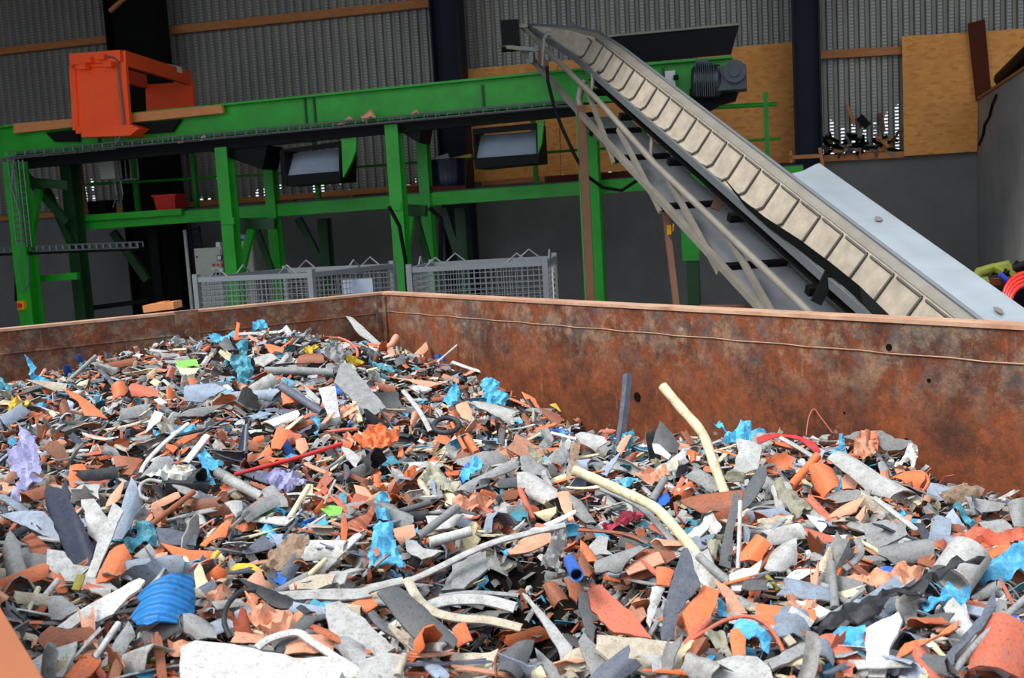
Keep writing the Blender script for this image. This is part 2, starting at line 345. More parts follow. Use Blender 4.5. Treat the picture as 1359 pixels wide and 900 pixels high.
# rubbish caught behind the broken sheet
m_ = MB()
for i in range(70):
    s_ = rng.random(); p = bp(1089 + 108 * s_, 203, DW - .12) + ZU * (.02 + abs(rng.gauss(0, .09)) + (.12 if s_ > .85 or s_ < .12 else 0)) - N * rng.random() * .1
    d = nz([rng.gauss(0, 1), rng.gauss(0, .4), rng.gauss(0, .5)]); m_.mi = rng.choice([0, 0, 1, 2, 3]); m_.bar(p, p + d * rng.uniform(.08, .3), .02, .05, up=(0.3, 0.2, 1))
single('scrap_litter', m_, [BLACK, BROWNST, TIMBER, STEEL], 'tangled scrap lying on the sill of the broken cladding opening', 'litter', kind='stuff')
for a, b, w, mt, lb in (((1124, 138), (1134, 166), .05, TIMBER, 'pale torn strip leaning upright in the broken cladding opening'), ((1140, 155), (1152, 168), .13, BLACK, 'black flap hanging in the middle of the cladding opening'),
                        ((1168, 150), (1172, 175), .08, BROWNST, 'brown torn scrap right of the black flap in the opening')):
    m_ = MB(); m_.bar(bp(*a, DW - .05), bp(*b, DW - .05), .02, w); single('torn_scrap', m_, mt, lb, 'scrap')
m_ = MB(); m_.bar(bp(1048, 209, 17.8), bp(1088, 207, 17.8), .05, .06); m_.bar(bp(1049, 200, 17.8), bp(1050, 216, 17.8), .05, .05); m_.bar(bp(1088, 196, 17.8), bp(1092, 222, 17.8), .05, .05)
single('timber_trestle', m_, TIMBER, 'small weathered timber trestle on the green platform end', 'trestle')

# ================================================================== GREEN BELT CONVEYOR
DG = 14.5
gc = thing('belt_conveyor', bp(520, 300, DG) * np.array([1, 1, 0]), 'long green belt conveyor on stilts running across the hall', 'conveyor')
top = [(-30, 172), (290, 140), (720, 97), (972, 76)]; bot = [(975, 127), (755, 137), (580, 153), (240, 186), (-30, 213)]
m_ = MB(); m_.prism([bp(x, y, DG) for x, y in top + bot], N * .02); part(gc, 'side_panel', m_, GREEN)
m_ = MB(); m_.prism([bp(x, y, DG + 1.0) for x, y in top + bot], N * .02); part(gc, 'side_panel', m_, GREEN)
m_ = MB()
for a, b in zip(top[:-1], top[1:]): m_.bar(bp(*a, DG - .03), bp(*b, DG - .03), .12, .03)
part(gc, 'top_flange', m_, GREEN)
m_ = MB()
for x in (404, 416): m_.bar(bp(x, 130, DG - .02), bp(x + 3, 165, DG - .02), .03, .025)
for x in (130, 640, 880): m_.bar(bp(x, 160 - (x - 130) * .093, DG - .02), bp(x + 2, 190 - (x - 130) * .093, DG - .02), .03, .03)
part(gc, 'splice_plate', m_, DGREEN)
m_ = MB(); m_.prism([bp(-30, 195, DG + .04), bp(975, 108, DG + .04), bp(975, 112, DG + .04), bp(-30, 200, DG + .04)], N * .94); part(gc, 'belt', m_, BLACK)
m_ = MB(); m_.prism([bp(x, y, DG + .05) for x, y in ((20, 211), (240, 190), (580, 157), (770, 139), (770, 153), (580, 171), (240, 204), (20, 225))], N * .12)
m_.prism([bp(x, y, DG + .85) for x, y in ((20, 211), (240, 190), (580, 157), (770, 139), (770, 153), (580, 171), (240, 204), (20, 225))], N * .12)
part(gc, 'frame_beam', m_, BLACK)  # black here stands in for the shade under the belt
for a, b, c_ in (((262, 205), (350, 205), (348, 225)), ((512, 172), (556, 172), (556, 190))):
    m_ = MB(); m_.prism([bp(a[0], a[1] - 10, DG + .1), bp(b[0] + 5, b[1] - 12, DG + .1), bp(*c_, DG + .1)], N * .5); part(gc, 'gusset', m_, BLACK)
def post(par, x, y, D, w, mat, zt=None, wd=None, name='leg', z0=0.0):
    p = bp(x, y, D); zt = p[2] if zt is None else zt; m_ = MB()
    c = np.array([p[0], p[1], (zt + z0) / 2]); hh = (zt - z0) / 2; wd = wd or w
    m_.box(c - N * wd / 2, E * w / 2, N * .012, ZU * hh); m_.box(c + N * wd / 2, E * w / 2, N * .012, ZU * hh); m_.box(c, E * .012, N * wd / 2, ZU * hh)
    return part(par, name, m_, mat)
for x, y, D, w, mt in ((297, 196, DG + .05, .19, GREEN), (357, 206, DG + 1.2, .16, GREEN), (522, 166, DG + .05, .19, GREEN), (561, 182, DG + 1.2, .16, GREEN),
                       (771, 150, DG + .05, .12, GREEN), (783, 160, DG + 1.0, .2, GREEN), (91, 212, DG + .9, .2, DGREEN), (20, 215, DG - .1, .24, GREEN), (797, 400, DG + 1.3, .16, BLACK)):
    post(gc, x, y, D, w, mt, zt=bp(x, 150 + (780 - x) * .08, D)[2] if x == 797 else None)
def brace(par, a, b, D, w, mat, name='brace'):
    m_ = MB(); m_.bar(bp(*a, D), bp(*b, D), w * .7, w); return part(par, name, m_, mat)
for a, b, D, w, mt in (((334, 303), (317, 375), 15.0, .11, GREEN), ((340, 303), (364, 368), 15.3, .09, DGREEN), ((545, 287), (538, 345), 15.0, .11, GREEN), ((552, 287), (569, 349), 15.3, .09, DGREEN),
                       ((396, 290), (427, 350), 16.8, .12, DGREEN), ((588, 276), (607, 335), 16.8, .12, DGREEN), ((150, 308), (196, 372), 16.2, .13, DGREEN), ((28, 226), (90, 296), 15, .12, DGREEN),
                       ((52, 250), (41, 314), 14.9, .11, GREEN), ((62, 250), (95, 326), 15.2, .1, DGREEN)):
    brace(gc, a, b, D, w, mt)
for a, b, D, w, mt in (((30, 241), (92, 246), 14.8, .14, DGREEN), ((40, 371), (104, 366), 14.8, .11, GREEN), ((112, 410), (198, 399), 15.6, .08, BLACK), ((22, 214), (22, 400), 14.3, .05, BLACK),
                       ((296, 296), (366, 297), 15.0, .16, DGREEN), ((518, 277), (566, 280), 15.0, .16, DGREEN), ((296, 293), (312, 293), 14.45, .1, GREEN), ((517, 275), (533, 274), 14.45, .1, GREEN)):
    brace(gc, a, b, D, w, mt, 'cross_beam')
# wire cable tray along the lower edge
def ladder(a, b, D, up, dep, n, r):
    m_ = MB(); A, B = bp(*a, D), bp(*b, D)
    for o in (ZU * up, ZU * 0, -N * 0 + ZU * 0 - N * dep, ZU * up - N * dep, ZU * 0 - N * dep * .5): m_.tube([A + o, B + o], r, 5)
    for i in range(n + 1):
        p = A + (B - A) * i / n; m_.tube([p + ZU * up, p, p - N * dep, p - N * dep + ZU * up], r, 4)
    return m_
tr = part(gc, 'cable_tray', ladder((18, 209), (758, 141), DG - .04, .07, .16, 52, .008), GALV)
m_ = MB()
for i in range(5): m_.tube([bp(20 + 74 * j, 208 - 6.8 * j + rng.uniform(-.6, .6), DG - .06 - .03 * i) + ZU * .012 for j in range(11)], .012, 5)
part(tr, 'cables', m_, BLACK, kind=None)
m_ = ladder((8, 218), (22, 326), DG - .3, .0, .05, 2, .01); m_ = MB()
for dx in (0, 7, 14, 20): m_.tube([bp(10 + dx, 212, DG - .25), bp(22 + dx, 328, DG - .25)], .009, 5)
for i in range(14): m_.tube([bp(10 + i * .9, 216 + 8 * i, DG - .25), bp(30 + i * .9, 215 + 8 * i, DG - .25)], .008, 4)
part(gc, 'vertical_cable_tray', m_, GALV)
m_ = ladder((-20, 336), (190, 328), 14.6, .08, .14, 24, .012); part(gc, 'lower_cable_tray', m_, GALV)
m_ = MB()
for i in range(3): m_.tube([bp(-20 + 35 * j, 338 - 1.4 * j, 14.56 - i * .04) for j in range(7)], .03, 6)
part(gc, 'lower_cables', m_, BLACK)
for k, (pts, r) in enumerate((([(18, 213), (15, 250), (25, 280), (30, 325), (24, 350), (30, 388), (38, 380), (37, 340)], .012), ([(150, 178), (154, 182), (152, 193)], .01), ([(516, 274), (530, 300), (538, 345), (541, 395)], .03), ([(570, 276), (585, 290), (585, 345), (582, 352)], .035))):
    m_ = MB(); m_.tube([bp(x, y, DG - .32) for x, y in pts], r, 6); part(gc, 'cable', m_, GALV if k < 2 else BLACK, smooth=60)
m_ = MB(); p = bp(30, 405, DG - .25); m_.box(p, E * .06, N * .05, ZU * .07); m_.mi = 1; m_.tube([p - N * .05, p - N * .09], .035, 12)
part(gc, 'emergency_switch', m_, [YEL, RED], label='yellow isolator box with red knob')
# the two black framed chutes under the belt
for outer, inner, gl_ in (([(371, 199), (452, 187), (452, 241), (374, 247)], [(377, 202), (449, 195), (450, 227), (380, 233)], 1), ([(627, 171), (712, 163), (715, 216), (630, 224)], [(630, 178), (711, 171), (712, 204), (631, 210)], 0)):
    D = DG + .12; fr = MB(); o = [bp(x, y, D) for x, y in outer]; i_ = [bp(x, y, D) for x, y in inner]
    o2 = [p + N * .6 for p in o]; back = [p + N * .5 + (ZU * .12 if k < 2 else -ZU * .02) for k, p in enumerate(i_)]
    for k in range(4):
        k2 = (k + 1) % 4; fr.add([o[k], o[k2], i_[k2], i_[k], o2[k], o2[k2], i_[k2] + N * .1, i_[k] + N * .1], [(0, 1, 2, 3), (0, 4, 5, 1), (3, 2, 6, 7), (4, 7, 6, 5)])
    ch = part(gc, 'chute_frame', fr, BLACK)
    pl = MB(); sl = [i_[0] + N * .32, i_[1] + N * .32, i_[2] + N * .06, i_[3] + N * .06]; pl.prism(sl, N * .01); part(ch, 'sloping_plate', pl, SCREEN)
    if gl_:
        m_ = MB(); m_.prism([bp(x, y, D - .02) for x, y in ((453, 184), (473, 182), (472, 200), (466, 216), (455, 236))], N * .06); part(gc, 'chute_cheek', m_, GREEN)
    else:
        m_ = MB(); m_.prism([bp(x, y, D - .02) for x, y in ((713, 161), (722, 160), (719, 190), (714, 204))], N * .06); part(gc, 'chute_cheek', m_, GREEN)
# drive motor, gearbox, switch, hood
m_ = MB(); a = bp(918, 108, DG - .3); b_ = bp(958, 107, DG - .3); r = .2
m_.tube([a, a + (b_ - a) * .08, a + (b_ - a) * .1, b_ - (b_ - a) * .1, b_], [r * .8, r * .95, r, r, r * .8], 20)
for i in range(9): m_.box(a + (b_ - a) * (.2 + .07 * i), E * .004, N * (r + .02), ZU * (r + .015))
mo = part(gc, 'drive_motor', m_, MOTOR, smooth=40)
m_ = MB(); m_.box(bp(932, 85, DG - .3), E * .08, N * .08, ZU * .05); part(mo, 'terminal_box', m_, MOTOR)
m_ = MB(); m_.box(bp(972, 105, DG - .25), E * .17, N * .2, ZU * .15); m_.tube([bp(976, 98, DG - .25) - N * .15, bp(976, 98, DG - .25) - N * .28], .14, 18); m_.tube([bp(976, 98, DG - .25) - N * .28, bp(976, 98, DG - .25) - N * .31], .07, 14)
part(gc, 'gearbox', m_, MOTOR, smooth=40)
m_ = MB(); m_.prism([bp(x, y, DG - .1) for x, y in ((915, 118), (980, 118), (975, 132), (955, 137), (940, 146), (925, 148), (915, 145))], N * .3); part(gc, 'motor_bracket', m_, BLACK)
m_ = MB(); m_.box(bp(890, 106, DG - .08), E * .065, N * .05, ZU * .11); sw = part(gc, 'switch_box', m_, WHITEP)
m_ = MB(); m_.box(bp(897, 103, DG - .15), E * .03, N * .03, ZU * .03); m_.tube([bp(890, 117, DG - .1), bp(891, 132, DG - .08), bp(912, 136, DG - .05)], .02, 6); part(sw, 'switch_lever', m_, BLACK)
m_ = MB(); m_.prism([bp(x, y, DG + .9) for x, y in ((798, 50), (981, 33), (970, 72), (840, 84))], N * .03); hd = part(gc, 'hood_plate', m_, BLACK)
m_ = MB(); m_.bar(bp(798, 49, DG + .88), bp(981, 32, DG + .88), .05, .03); part(hd, 'plate_edge', m_, STEEL)
for x, y, w in ((551, 151, .1), (452, 166, .07), (463, 161, .12), (240, 189, .08), (270, 185, .1), (490, 158, .2)):
    m_ = MB(); p = bp(x, y, DG - .16); m_.tube([p - E * w * .5, p + E * w * .2 + ZU * w * .4, p + E * w * .5], [w * .2, w * .3, .01], 6)
    single('terracotta_chip', m_, MAT['op'] if x != 270 else WHITEP, 'stray plastic chip resting on the conveyor cable tray', 'chip', 'chips on the cable tray')
# planks and orange magnet frame
for poly in ([(18, 164), (104, 157), (104, 168), (18, 177)], [(170, 151), (294, 139), (296, 150), (171, 163)]):
    m_ = MB(); m_.prism([bp(x, y, DG - .12) for x, y in poly], N * .06)
    single('side_plank', m_, TIMBER, 'timber plank bolted to the green conveyor %s of the orange frame' % ('left' if poly[0][0] < 100 else 'right'), 'plank')
for poly in ([(60, 176), (104, 171), (104, 188), (72, 188)], [(180, 164), (240, 158), (228, 175), (190, 178)]):
    m_ = MB(); m_.prism([bp(x, y, DG - .08) for x, y in poly], N * .05); part(gc, 'rubber_skirt', m_, BLACK)
of = thing('magnet_frame', bp(133, 178, DG), 'bright orange steel portal frame straddling the green conveyor', 'machine frame')
f = [bp(x, y, DG - .25) for x, y in ((97, 87), (164, 82), (170, 170), (102, 173))]
m_ = MB(); m_.prism([f[0] + E * .04, f[1] - E * .04, f[2] - E * .04, f[3] + E * .04], N * .02); part(of, 'end_panel', m_, ORANGE)
m_ = MB()
for k in range(4): m_.bar(f[k], f[(k + 1) % 4], .1, .06, up=N)
part(of, 'end_frame', m_, ORANGE)
g = [p + N * 2.3 - E * .3 for p in f]
m_ = MB(); m_.prism([g[0], g[1], g[2], g[3]], N * .02); part(of, 'rear_panel', m_, ORANGE)
for k in (0, 1):
    m_ = MB(); m_.bar(f[k] + ZU * .05, g[k] + ZU * .05, .08, .22); part(of, 'top_beam', m_, ORANGE)
m_ = MB(); m_.bar(f[0] + ZU * .08, f[1] + ZU * .08, .14, .16); part(of, 'top_bar', m_, ORANGE); m_ = MB(); m_.bar(g[1] + ZU * .05, g[2], .12, .06, up=N); part(of, 'rear_post', m_, ORANGE)
m_ = MB(); m_.prism([bp(x, y, DG - .35) for x, y in ((108, 173), (172, 165), (185, 170), (172, 180), (108, 182))], N * .6); part(of, 'foot', m_, ORANGE)
m_ = MB(); m_.tube([bp(x, y, DG - .32) for x, y in ((138, 76), (150, 76), (156, 80), (158, 110), (164, 163), (160, 180), (152, 192))], .016, 6); part(of, 'cable', m_, GALV, smooth=60)
m_ = MB()
for x, y in ((118, 80), (136, 76), (111, 89), (145, 86)): m_ = MB(); m_.box(bp(x, y, DG - .36), E * .06, N * .05, ZU * .035); part(of, 'bracket', m_, ORANGE)
m_ = MB(); m_.box(bp(224, 92, DG + 1.5), E * .12, N * .2, ZU * .05); single('pale_block', m_, WHITEP, 'pale wooden block on top of the orange frame', 'block')

# ================================================================== WALKWAY
DP = 15.7
wk = thing('walkway_platform', bp(560, 266, DP) * np.array([1, 1, 0]), 'green steel walkway with thin guard rails behind the conveyor', 'walkway')
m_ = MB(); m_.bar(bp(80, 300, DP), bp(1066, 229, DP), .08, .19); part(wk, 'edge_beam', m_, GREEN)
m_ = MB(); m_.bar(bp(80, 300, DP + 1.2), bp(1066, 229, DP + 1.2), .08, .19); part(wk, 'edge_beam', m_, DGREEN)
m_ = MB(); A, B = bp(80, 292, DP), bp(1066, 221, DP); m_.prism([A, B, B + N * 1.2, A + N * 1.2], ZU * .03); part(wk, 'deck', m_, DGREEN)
m_ = MB(); m_.bar(bp(104, 290, DP - .1), bp(242, 281, DP - .1), .07, .1); part(wk, 'side_rail', m_, GREEN)
m_ = MB(); m_.bar(bp(1000, 246, DP - .05), bp(1064, 240, DP - .05), .07, .2); part(wk, 'side_rail', m_, GREEN)
DR = DP + 1.15
for a, b, r in (((100, 246), (340, 232), .022), ((340, 232), (770, 199), .022), ((770, 199), (1036, 184), .022), ((840, 148), (1031, 138), .035), ((100, 200), (300, 180), .02)):
    m_ = MB(); m_.tube([bp(*a, DR), bp(*b, DR)], r, 8); part(wk, 'guard_rail', m_, GREEN)
for x, yb in ((184, 285), (262, 278), (423, 266), (712, 246), (1019, 226), (858, 238)):
    p = bp(x, yb, DR); zt_ = p[2] + (1.15 if x > 300 else 1.1); m_ = MB(); m_.box(np.array([p[0], p[1], (p[2] + zt_) / 2]), E * .035, N * .035, ZU * (zt_ - p[2]) / 2); part(wk, 'rail_post', m_, GREEN)
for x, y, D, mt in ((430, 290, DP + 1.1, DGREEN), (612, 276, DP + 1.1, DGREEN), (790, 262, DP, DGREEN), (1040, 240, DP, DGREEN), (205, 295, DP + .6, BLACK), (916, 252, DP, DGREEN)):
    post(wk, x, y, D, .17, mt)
m_ = MB(); p = bp(916, 318, DP - .12); m_.box(p, E * .12, N * .02, ZU * .3); part(wk, 'leg_plate', m_, GREEN)
zd = lambda x: bp(x, 300 - (x - 80) * .072 - 8, DP)[2] + .03
def stand(x, D): p = bp(x, 280, D); return np.array([p[0], p[1], zd(x)])
c = stand(227, DP + .35); m_ = MB(); m_.prism([c + E * a + N * b for a, b in ((-.17, -.15), (.17, -.15), (.17, .15), (-.17, .15))], ZU * .01)
def tub(c, w0, w1, d0, d1, h, t=.012, n=4):
    m_ = MB(); lo = [c + E * a * w0 + N * b * d0 for a, b in ((-1, -1), (1, -1), (1, 1), (-1, 1))]; hi = [c + E * a * w1 + N * b * d1 + ZU * h for a, b in ((-1, -1), (1, -1), (1, 1), (-1, 1))]
    il = [c + (p - c) * (1 - t / w0) + ZU * t for p in lo]; ih = [c + ZU * h + (p - c - ZU * h) * (1 - t / w1) for p in hi]
    v_ = lo + hi + il + ih; fs = [(0, 1, 2, 3), (8, 11, 10, 9)]
    for k in range(4): k2 = (k + 1) % 4; fs += [(k, k2, 4 + k2, 4 + k), (8 + k, 12 + k, 12 + k2, 8 + k2), (4 + k, 4 + k2, 12 + k2, 12 + k)]
    return m_.add(v_, fs)
t_ = thing('plastic_tub', c, 'red rectangular plastic tub standing on the walkway', 'tub'); part(t_, 'body', tub(c, .17, .2, .14, .17, .25), RED); m_ = MB()
hi = [c + E * a * .215 + N * b * .185 + ZU * .25 for a, b in ((-1, -1), (1, -1), (1, 1), (-1, 1))]
for k in range(4): m_.bar(hi[k], hi[(k + 1) % 4], .025, .03)
part(t_, 'rim', m_, RED)
c = stand(133, DP + .4); t_ = thing('black_crate', c, 'black crate on the walkway under the grey electrical box', 'crate'); part(t_, 'body', tub(c, .2, .22, .15, .16, .24), BLACK)
m_ = MB(); hi = [c + E * a * .23 + N * b * .17 + ZU * .24 for a, b in ((-1, -1), (1, -1), (1, 1), (-1, 1))]
for k in range(4): m_.bar(hi[k], hi[(k + 1) % 4], .02, .025)
part(t_, 'rim', m_, BLACK)
c = stand(597, DP + .4); t_ = thing('waste_drum', c, 'dark blue open drum on the walkway left of a black chute', 'drum'); m_ = MB()
m_.tube([c, c + ZU * .02, c + ZU * .2, c + ZU * .44, c + ZU * .46], [.26, .27, .29, .3, .31], 24); part(t_, 'body', m_, DBLUE, smooth=50)
m_ = MB(); m_.ring(c + ZU * .46, ZU, .31, .018, 28, 6); part(t_, 'rim', m_, DBLUE, smooth=60)
for x, dx, mt, nm in ((575, .06, MAT['op'], 'pink'), (592, .0, MAT['w'], 'white'), (615, -.14, MAT['y'], 'yellow')):
    m_ = MB(); p = c + ZU * .46 + E * ((x - 597) * .0115); m_.bar(p - E * .1 * (1 + (nm == 'yellow')), p + E * .1 * (1 + (nm == 'yellow')) + ZU * .05, .08, .05 + .07 * (nm == 'white')); single('scrap_piece', m_, mt, '%s plastic scrap sticking out of the dark blue drum' % nm, 'scrap')
for a, b, D, hh, lb in (((724, 240), (870, 231), DP + .3, .13, 'dark timber beam lying on the walkway behind the brown conveyor leg'), ((536, 252), (620, 251), DP + .1, .1, 'dark timber lying on the walkway below the blue drum'),
                        ((470, 264), (512, 262), DP + .5, .12, 'short dark timber on the walkway between the two chutes'), ((243, 283), (392, 268), DP + .1, .08, 'long dark board lying on the walkway right of the red tub')):
    m_ = MB(); m_.bar(bp(*a, D), bp(*b, D), .14, hh); m_.mi = 1; A = bp(*a, D); m_.bar(A - E * .015, A + E * .0, .14, hh); single('timber_beam', m_, [DTIMBER, TIMBER], lb, 'timber')
# grey electrical box on a frame, left
c = bp(147, 226, 15.5); eb = thing('electrical_box', c, 'grey electrical box with wire frame beneath the left of the conveyor', 'electrical box')
m_ = MB(); m_.box(c, E * .13, N * .1, ZU * .14); part(eb, 'enclosure', m_, CABG)
m_ = MB(); q = bp(170, 224, 15.5)
for a in (-1, 1):
    for b in (-1, 1): m_.bar(q + E * .11 * a + N * .1 * b - ZU * .17, q + E * .11 * a + N * .1 * b + ZU * .17, .02, .02, up=N)
    m_.bar(q + ZU * .17 * a - E * .11, q + ZU * .17 * a + E * .11, .02, .02); m_.bar(q + ZU * .17 * a - E * .36 + N * .1, q + ZU * .17 * a + E * .11 + N * .1, .02, .02)
for x in (152, 160): m_.tube([bp(x, 240, 15.5), bp(x + 3, 258, 15.5), bp(x - 2, 275, 15.6)], .012, 5)
part(eb, 'support_frame', m_, GALV)
m_ = MB(); m_.bar(bp(105, 208, 15.6), bp(115, 285, 15.6), .05, .05, up=N); single('rusty_rod', m_, BROWNST, 'rust red upright rod left of the grey electrical box', 'rod')
# control cabinet
D = 15.3; c = bp(277, 345, D); c = np.array([c[0], c[1], 0]); zt_ = bp(277, 329, D)[2]
cb = thing('control_cabinet', c, 'tall grey control cabinet with button rows behind the left cage', 'cabinet')
m_ = MB(); m_.box(c + ZU * zt_ / 2 + N * .2, E * .24, N * .2, ZU * zt_ / 2); part(cb, 'body', m_, CABG)
m_ = MB(); m_.box(c + ZU * zt_ / 2 - N * .012, E * .225, N * .01, ZU * (zt_ / 2 - .03)); dr = part(cb, 'door', m_, CABG)
m_ = MB(); p = bp(293, 342, D) - N * .035; m_.box(p, E * .04, N * .012, ZU * .04); m_.mi = 1; m_.box(p - N * .012, E * .03, N * .004, ZU * .03); part(dr, 'meter', m_, [BLACK, WHITEP])
for r_ in range(4):
    for k in range(3):
        m_ = MB(); p = bp(285 + 5.6 * k, 351.5 + 5.8 * r_, D) - N * .02; m_.tube([p, p - N * .025], .02, 10); part(dr, 'push_button', m_, [RED, WHITEP, BLACK, RED][r_])
m_ = MB(); p = bp(263, 341, D) - N * .02; m_.tube([p, p - N * .03], .012, 8); part(dr, 'lock', m_, BLACK)
m_ = MB(); p = bp(287, 325, D) + N * .1; m_.box(p, E * .035, N * .05, ZU * .04); part(cb, 'cable_gland', m_, WHITEP)
c2 = bp(322, 345, D + .5); c2 = np.array([c2[0], c2[1], 0]); zt2 = bp(322, 320, D + .5)[2]
cb = thing('control_cabinet', c2, 'second grey cabinet partly hidden behind the left green post', 'cabinet')
m_ = MB(); m_.box(c2 + ZU * zt2 / 2 + N * .2, E * .2, N * .2, ZU * zt2 / 2); part(cb, 'body', m_, CABG)
m_ = MB(); m_.box(c2 + ZU * zt2 / 2 - N * .012, E * .19, N * .01, ZU * (zt2 / 2 - .03)); part(cb, 'door', m_, CABG)
for x in (308, 317): pass
m_ = MB(); p = c2 + ZU * (zt2 + .03) + N * .1; m_.tube([p - E * .13, p - E * .05 + ZU * .05, p + E * .02 + ZU * .02, p + E * .1 + ZU * .04, p + E * .14], [.03, .06, .04, .06, .02], 8)
single('crumpled_bag', m_, MAT['v'], 'pale crumpled bag lying on the second grey cabinet', 'bag', smooth=60)
# pipes and ladder at the dark column
m_ = MB(); m_.tube([bp(245, 305, 16.6), bp(256, 420, 16.6)], .03, 8); single('white_pipe', m_, WHITEP, 'thin pale vertical pipe beside the dark column', 'pipe')
m_ = MB()
for x in (252, 264): m_.bar(bp(x, 300, 16.4), bp(x + 3, 330, 16.4), .03, .03, up=N)
for y in (304, 314, 324): m_.bar(bp(252, y, 16.4), bp(266, y, 16.4), .03, .03)
single('steel_ladder', m_, NAVY, 'short dark blue steel ladder frame beneath the walkway', 'ladder')

# ================================================================== MESH CAGES
def cage(A, e1, n1, w, d, zt, label, tagp=None):
    A = np.array([A[0], A[1], 0.0]); t_ = thing('mesh_cage', A, label, 'cage', None); e1 = nz(e1); n1 = nz(n1)
    cs = [A, A + e1 * w, A + e1 * w + n1 * d, A + n1 * d]
    for p in cs:
        m_ = MB(); m_.box(p + ZU * (zt + .03) / 2, e1 * .024, n1 * .024, ZU * (zt + .03) / 2); part(t_, 'corner_post', m_, GALV)
    for k in range(4):
        p, q = cs[k], cs[(k + 1) % 4]; m_ = MB(); m_.bar(p + ZU * (zt - .02), q + ZU * (zt - .02), .03, .045); part(t_, 'frame_rail', m_, GALV)
        for zz in (.12, .95): m_ = MB(); m_.bar(p + ZU * zz, q + ZU * zz, .03, .045); part(t_, 'frame_rail', m_, GALV)
        m_ = MB(); L2 = np.linalg.norm(q - p); nn = int(L2 / .05); nrm = np.cross(nz(q - p), ZU)
        for i in range(1, nn): a = p + (q - p) * i / nn; m_.box(a + ZU * (zt + .1) / 2, nz(q - p) * .0025, nrm * .0025, ZU * (zt - .12) / 2)
        z = .17
        while z < zt - .03: m_.box((p + q) / 2 + ZU * z, (q - p) / 2, nrm * .0025, ZU * .0025); z += .05
        part(t_, 'mesh_panel', m_, GALV)
        for fr in ((.2, .8) if k in (0, 2) else (.5,)):
            a = p + (q - p) * fr; dd = nz(q - p); m_ = MB(); m_.tube([a - dd * .09 + ZU * zt, a + ZU * (zt + .075), a + dd * .09 + ZU * zt], .008, 6); part(t_, 'lifting_lug', m_, GALV)
    return t_
zc = onz(723, 346, 0) * 0
def topz(x, y, d): return atdepth(x, y, d)
A = topz(543, 358, 9.1); B = topz(723, 346, 8.95); e1 = nz((B - A) * np.array([1, 1, 0])); n1 = np.array([-e1[1], e1[0], 0])
cg = cage(A, e1, n1, np.linalg.norm((B - A)[:2]), 1.0, B[2], 'galvanised mesh cage right of the container corner, with a white label')
m_ = MB(); p = B + n1 * .42; m_.box(np.array([p[0], p[1], B[2] - .3]) + e1 * .03, e1 * .004, n1 * .06, ZU * .22)
m_.mi = 1
for i in range(7): m_.box(np.array([p[0], p[1], B[2] - .14 - .05 * i]) + e1 * .036, e1 * .002, n1 * (.02 + .012 * (i % 3)), ZU * .014)
part(cg, 'paper_label', m_, [WHITEP, BLACK])
A = topz(261, 373, 9.5); B = topz(413, 362, 9.1); e1 = nz((B - A) * np.array([1, 1, 0])); n1 = np.array([-e1[1] * 1.0, e1[0], 0]); n1 = nz(n1 + e1 * .18)
cage(A, e1, n1, np.linalg.norm((B - A)[:2]), 1.2, B[2], 'galvanised mesh cage standing behind the left container wall')
for px, py, d, sz, mt, lb, nm in ((475, 385, 9.6, .14, SCREEN, 'grey sheet metal offcut inside the left mesh cage', 'sheet_offcut'), ):
    m_ = MB(); p = atdepth(px, py, d); m_.box(p - ZU * .6, _ri * sz, np.array([0, .01, 0]), ZU * .7); single(nm, m_, mt, lb, 'offcut')
m_ = MB(); m_.bar(atdepth(196, 409, 7.5), atdepth(236, 404, 7.5), .2, .05); m_.bar(atdepth(210, 404, 7.5), atdepth(223, 402, 7.5), .1, .03)
tb = m_; p = atdepth(215, 407, 7.5); tb.box(np.array([p[0], p[1], p[2] / 2 - .02]), _ri * .06, np.array([0, .06, 0]), ZU * (p[2] / 2 - .02)); single('timber_prop', tb, TIMBER, 'weathered timber prop with a short board on top behind the container', 'timber')

# ================================================================== CONTAINER
ZR = ZC - .36
Cc = onz(507, 388, ZR); Lp = onz(0, 437, ZR); Rp = onz(1359, 432, ZR)
DRr = nz(Rp - Cc); DL = np.array([DRr[1], -DRr[0], 0]);  # left-wall direction
if DL @ (Lp - Cc) < 0: DL = -DL
CW, CL = 2.585, 6.2
def cp(u, v, z): return Cc + DRr * u + DL * v + ZU * z       # z relative to the rim
ct = thing('open_container', cp(CL / 2, CW / 2, -ZR), 'large open rusty steel container heaped with shredded plastic', 'container')
ZB = -1.75; TH = .05
def wallbox(u0, u1, v0, v1, z0, z1): m_ = MB(); m_.box(cp((u0 + u1) / 2, (v0 + v1) / 2, (z0 + z1) / 2), DRr * (u1 - u0) / 2, DL * (v1 - v0) / 2, ZU * (z1 - z0) / 2); return m_
def add(a, b): a.add(b.v, b.f); return a
part(ct, 'long_side_wall', wallbox(0, CL, -TH, 0, ZB, -.012), RUST)
part(ct, 'end_wall', wallbox(-TH, 0, -TH, CW + TH, ZB, -.012), RUST)
part(ct, 'end_wall', wallbox(CL, CL + TH, -TH, CW + TH, ZB, -.012), RUST)
part(ct, 'long_side_wall', wallbox(0, CL, CW, CW + TH, ZB, -.012), RUST)
part(ct, 'floor_plate', wallbox(0, CL, 0, CW, ZB, ZB + .04), RUST)
rm = wallbox(-.08, CL + .08, -.08, .006, -.012, 0); add(rm, wallbox(-.08, .006, 0.006, CW, -.012, .0)); add(rm, wallbox(CL, CL + .08, .006, CW, -.012, 0)); part(ct, 'rim_cap', rm, RIMM)
part(ct, 'near_rim', wallbox(-.08, CL + .08, CW - .012, CW + .05, -.05, .0), simple('rusty_orange_rim', (168, 98, 60), (120, 66, 40), 6, .7))
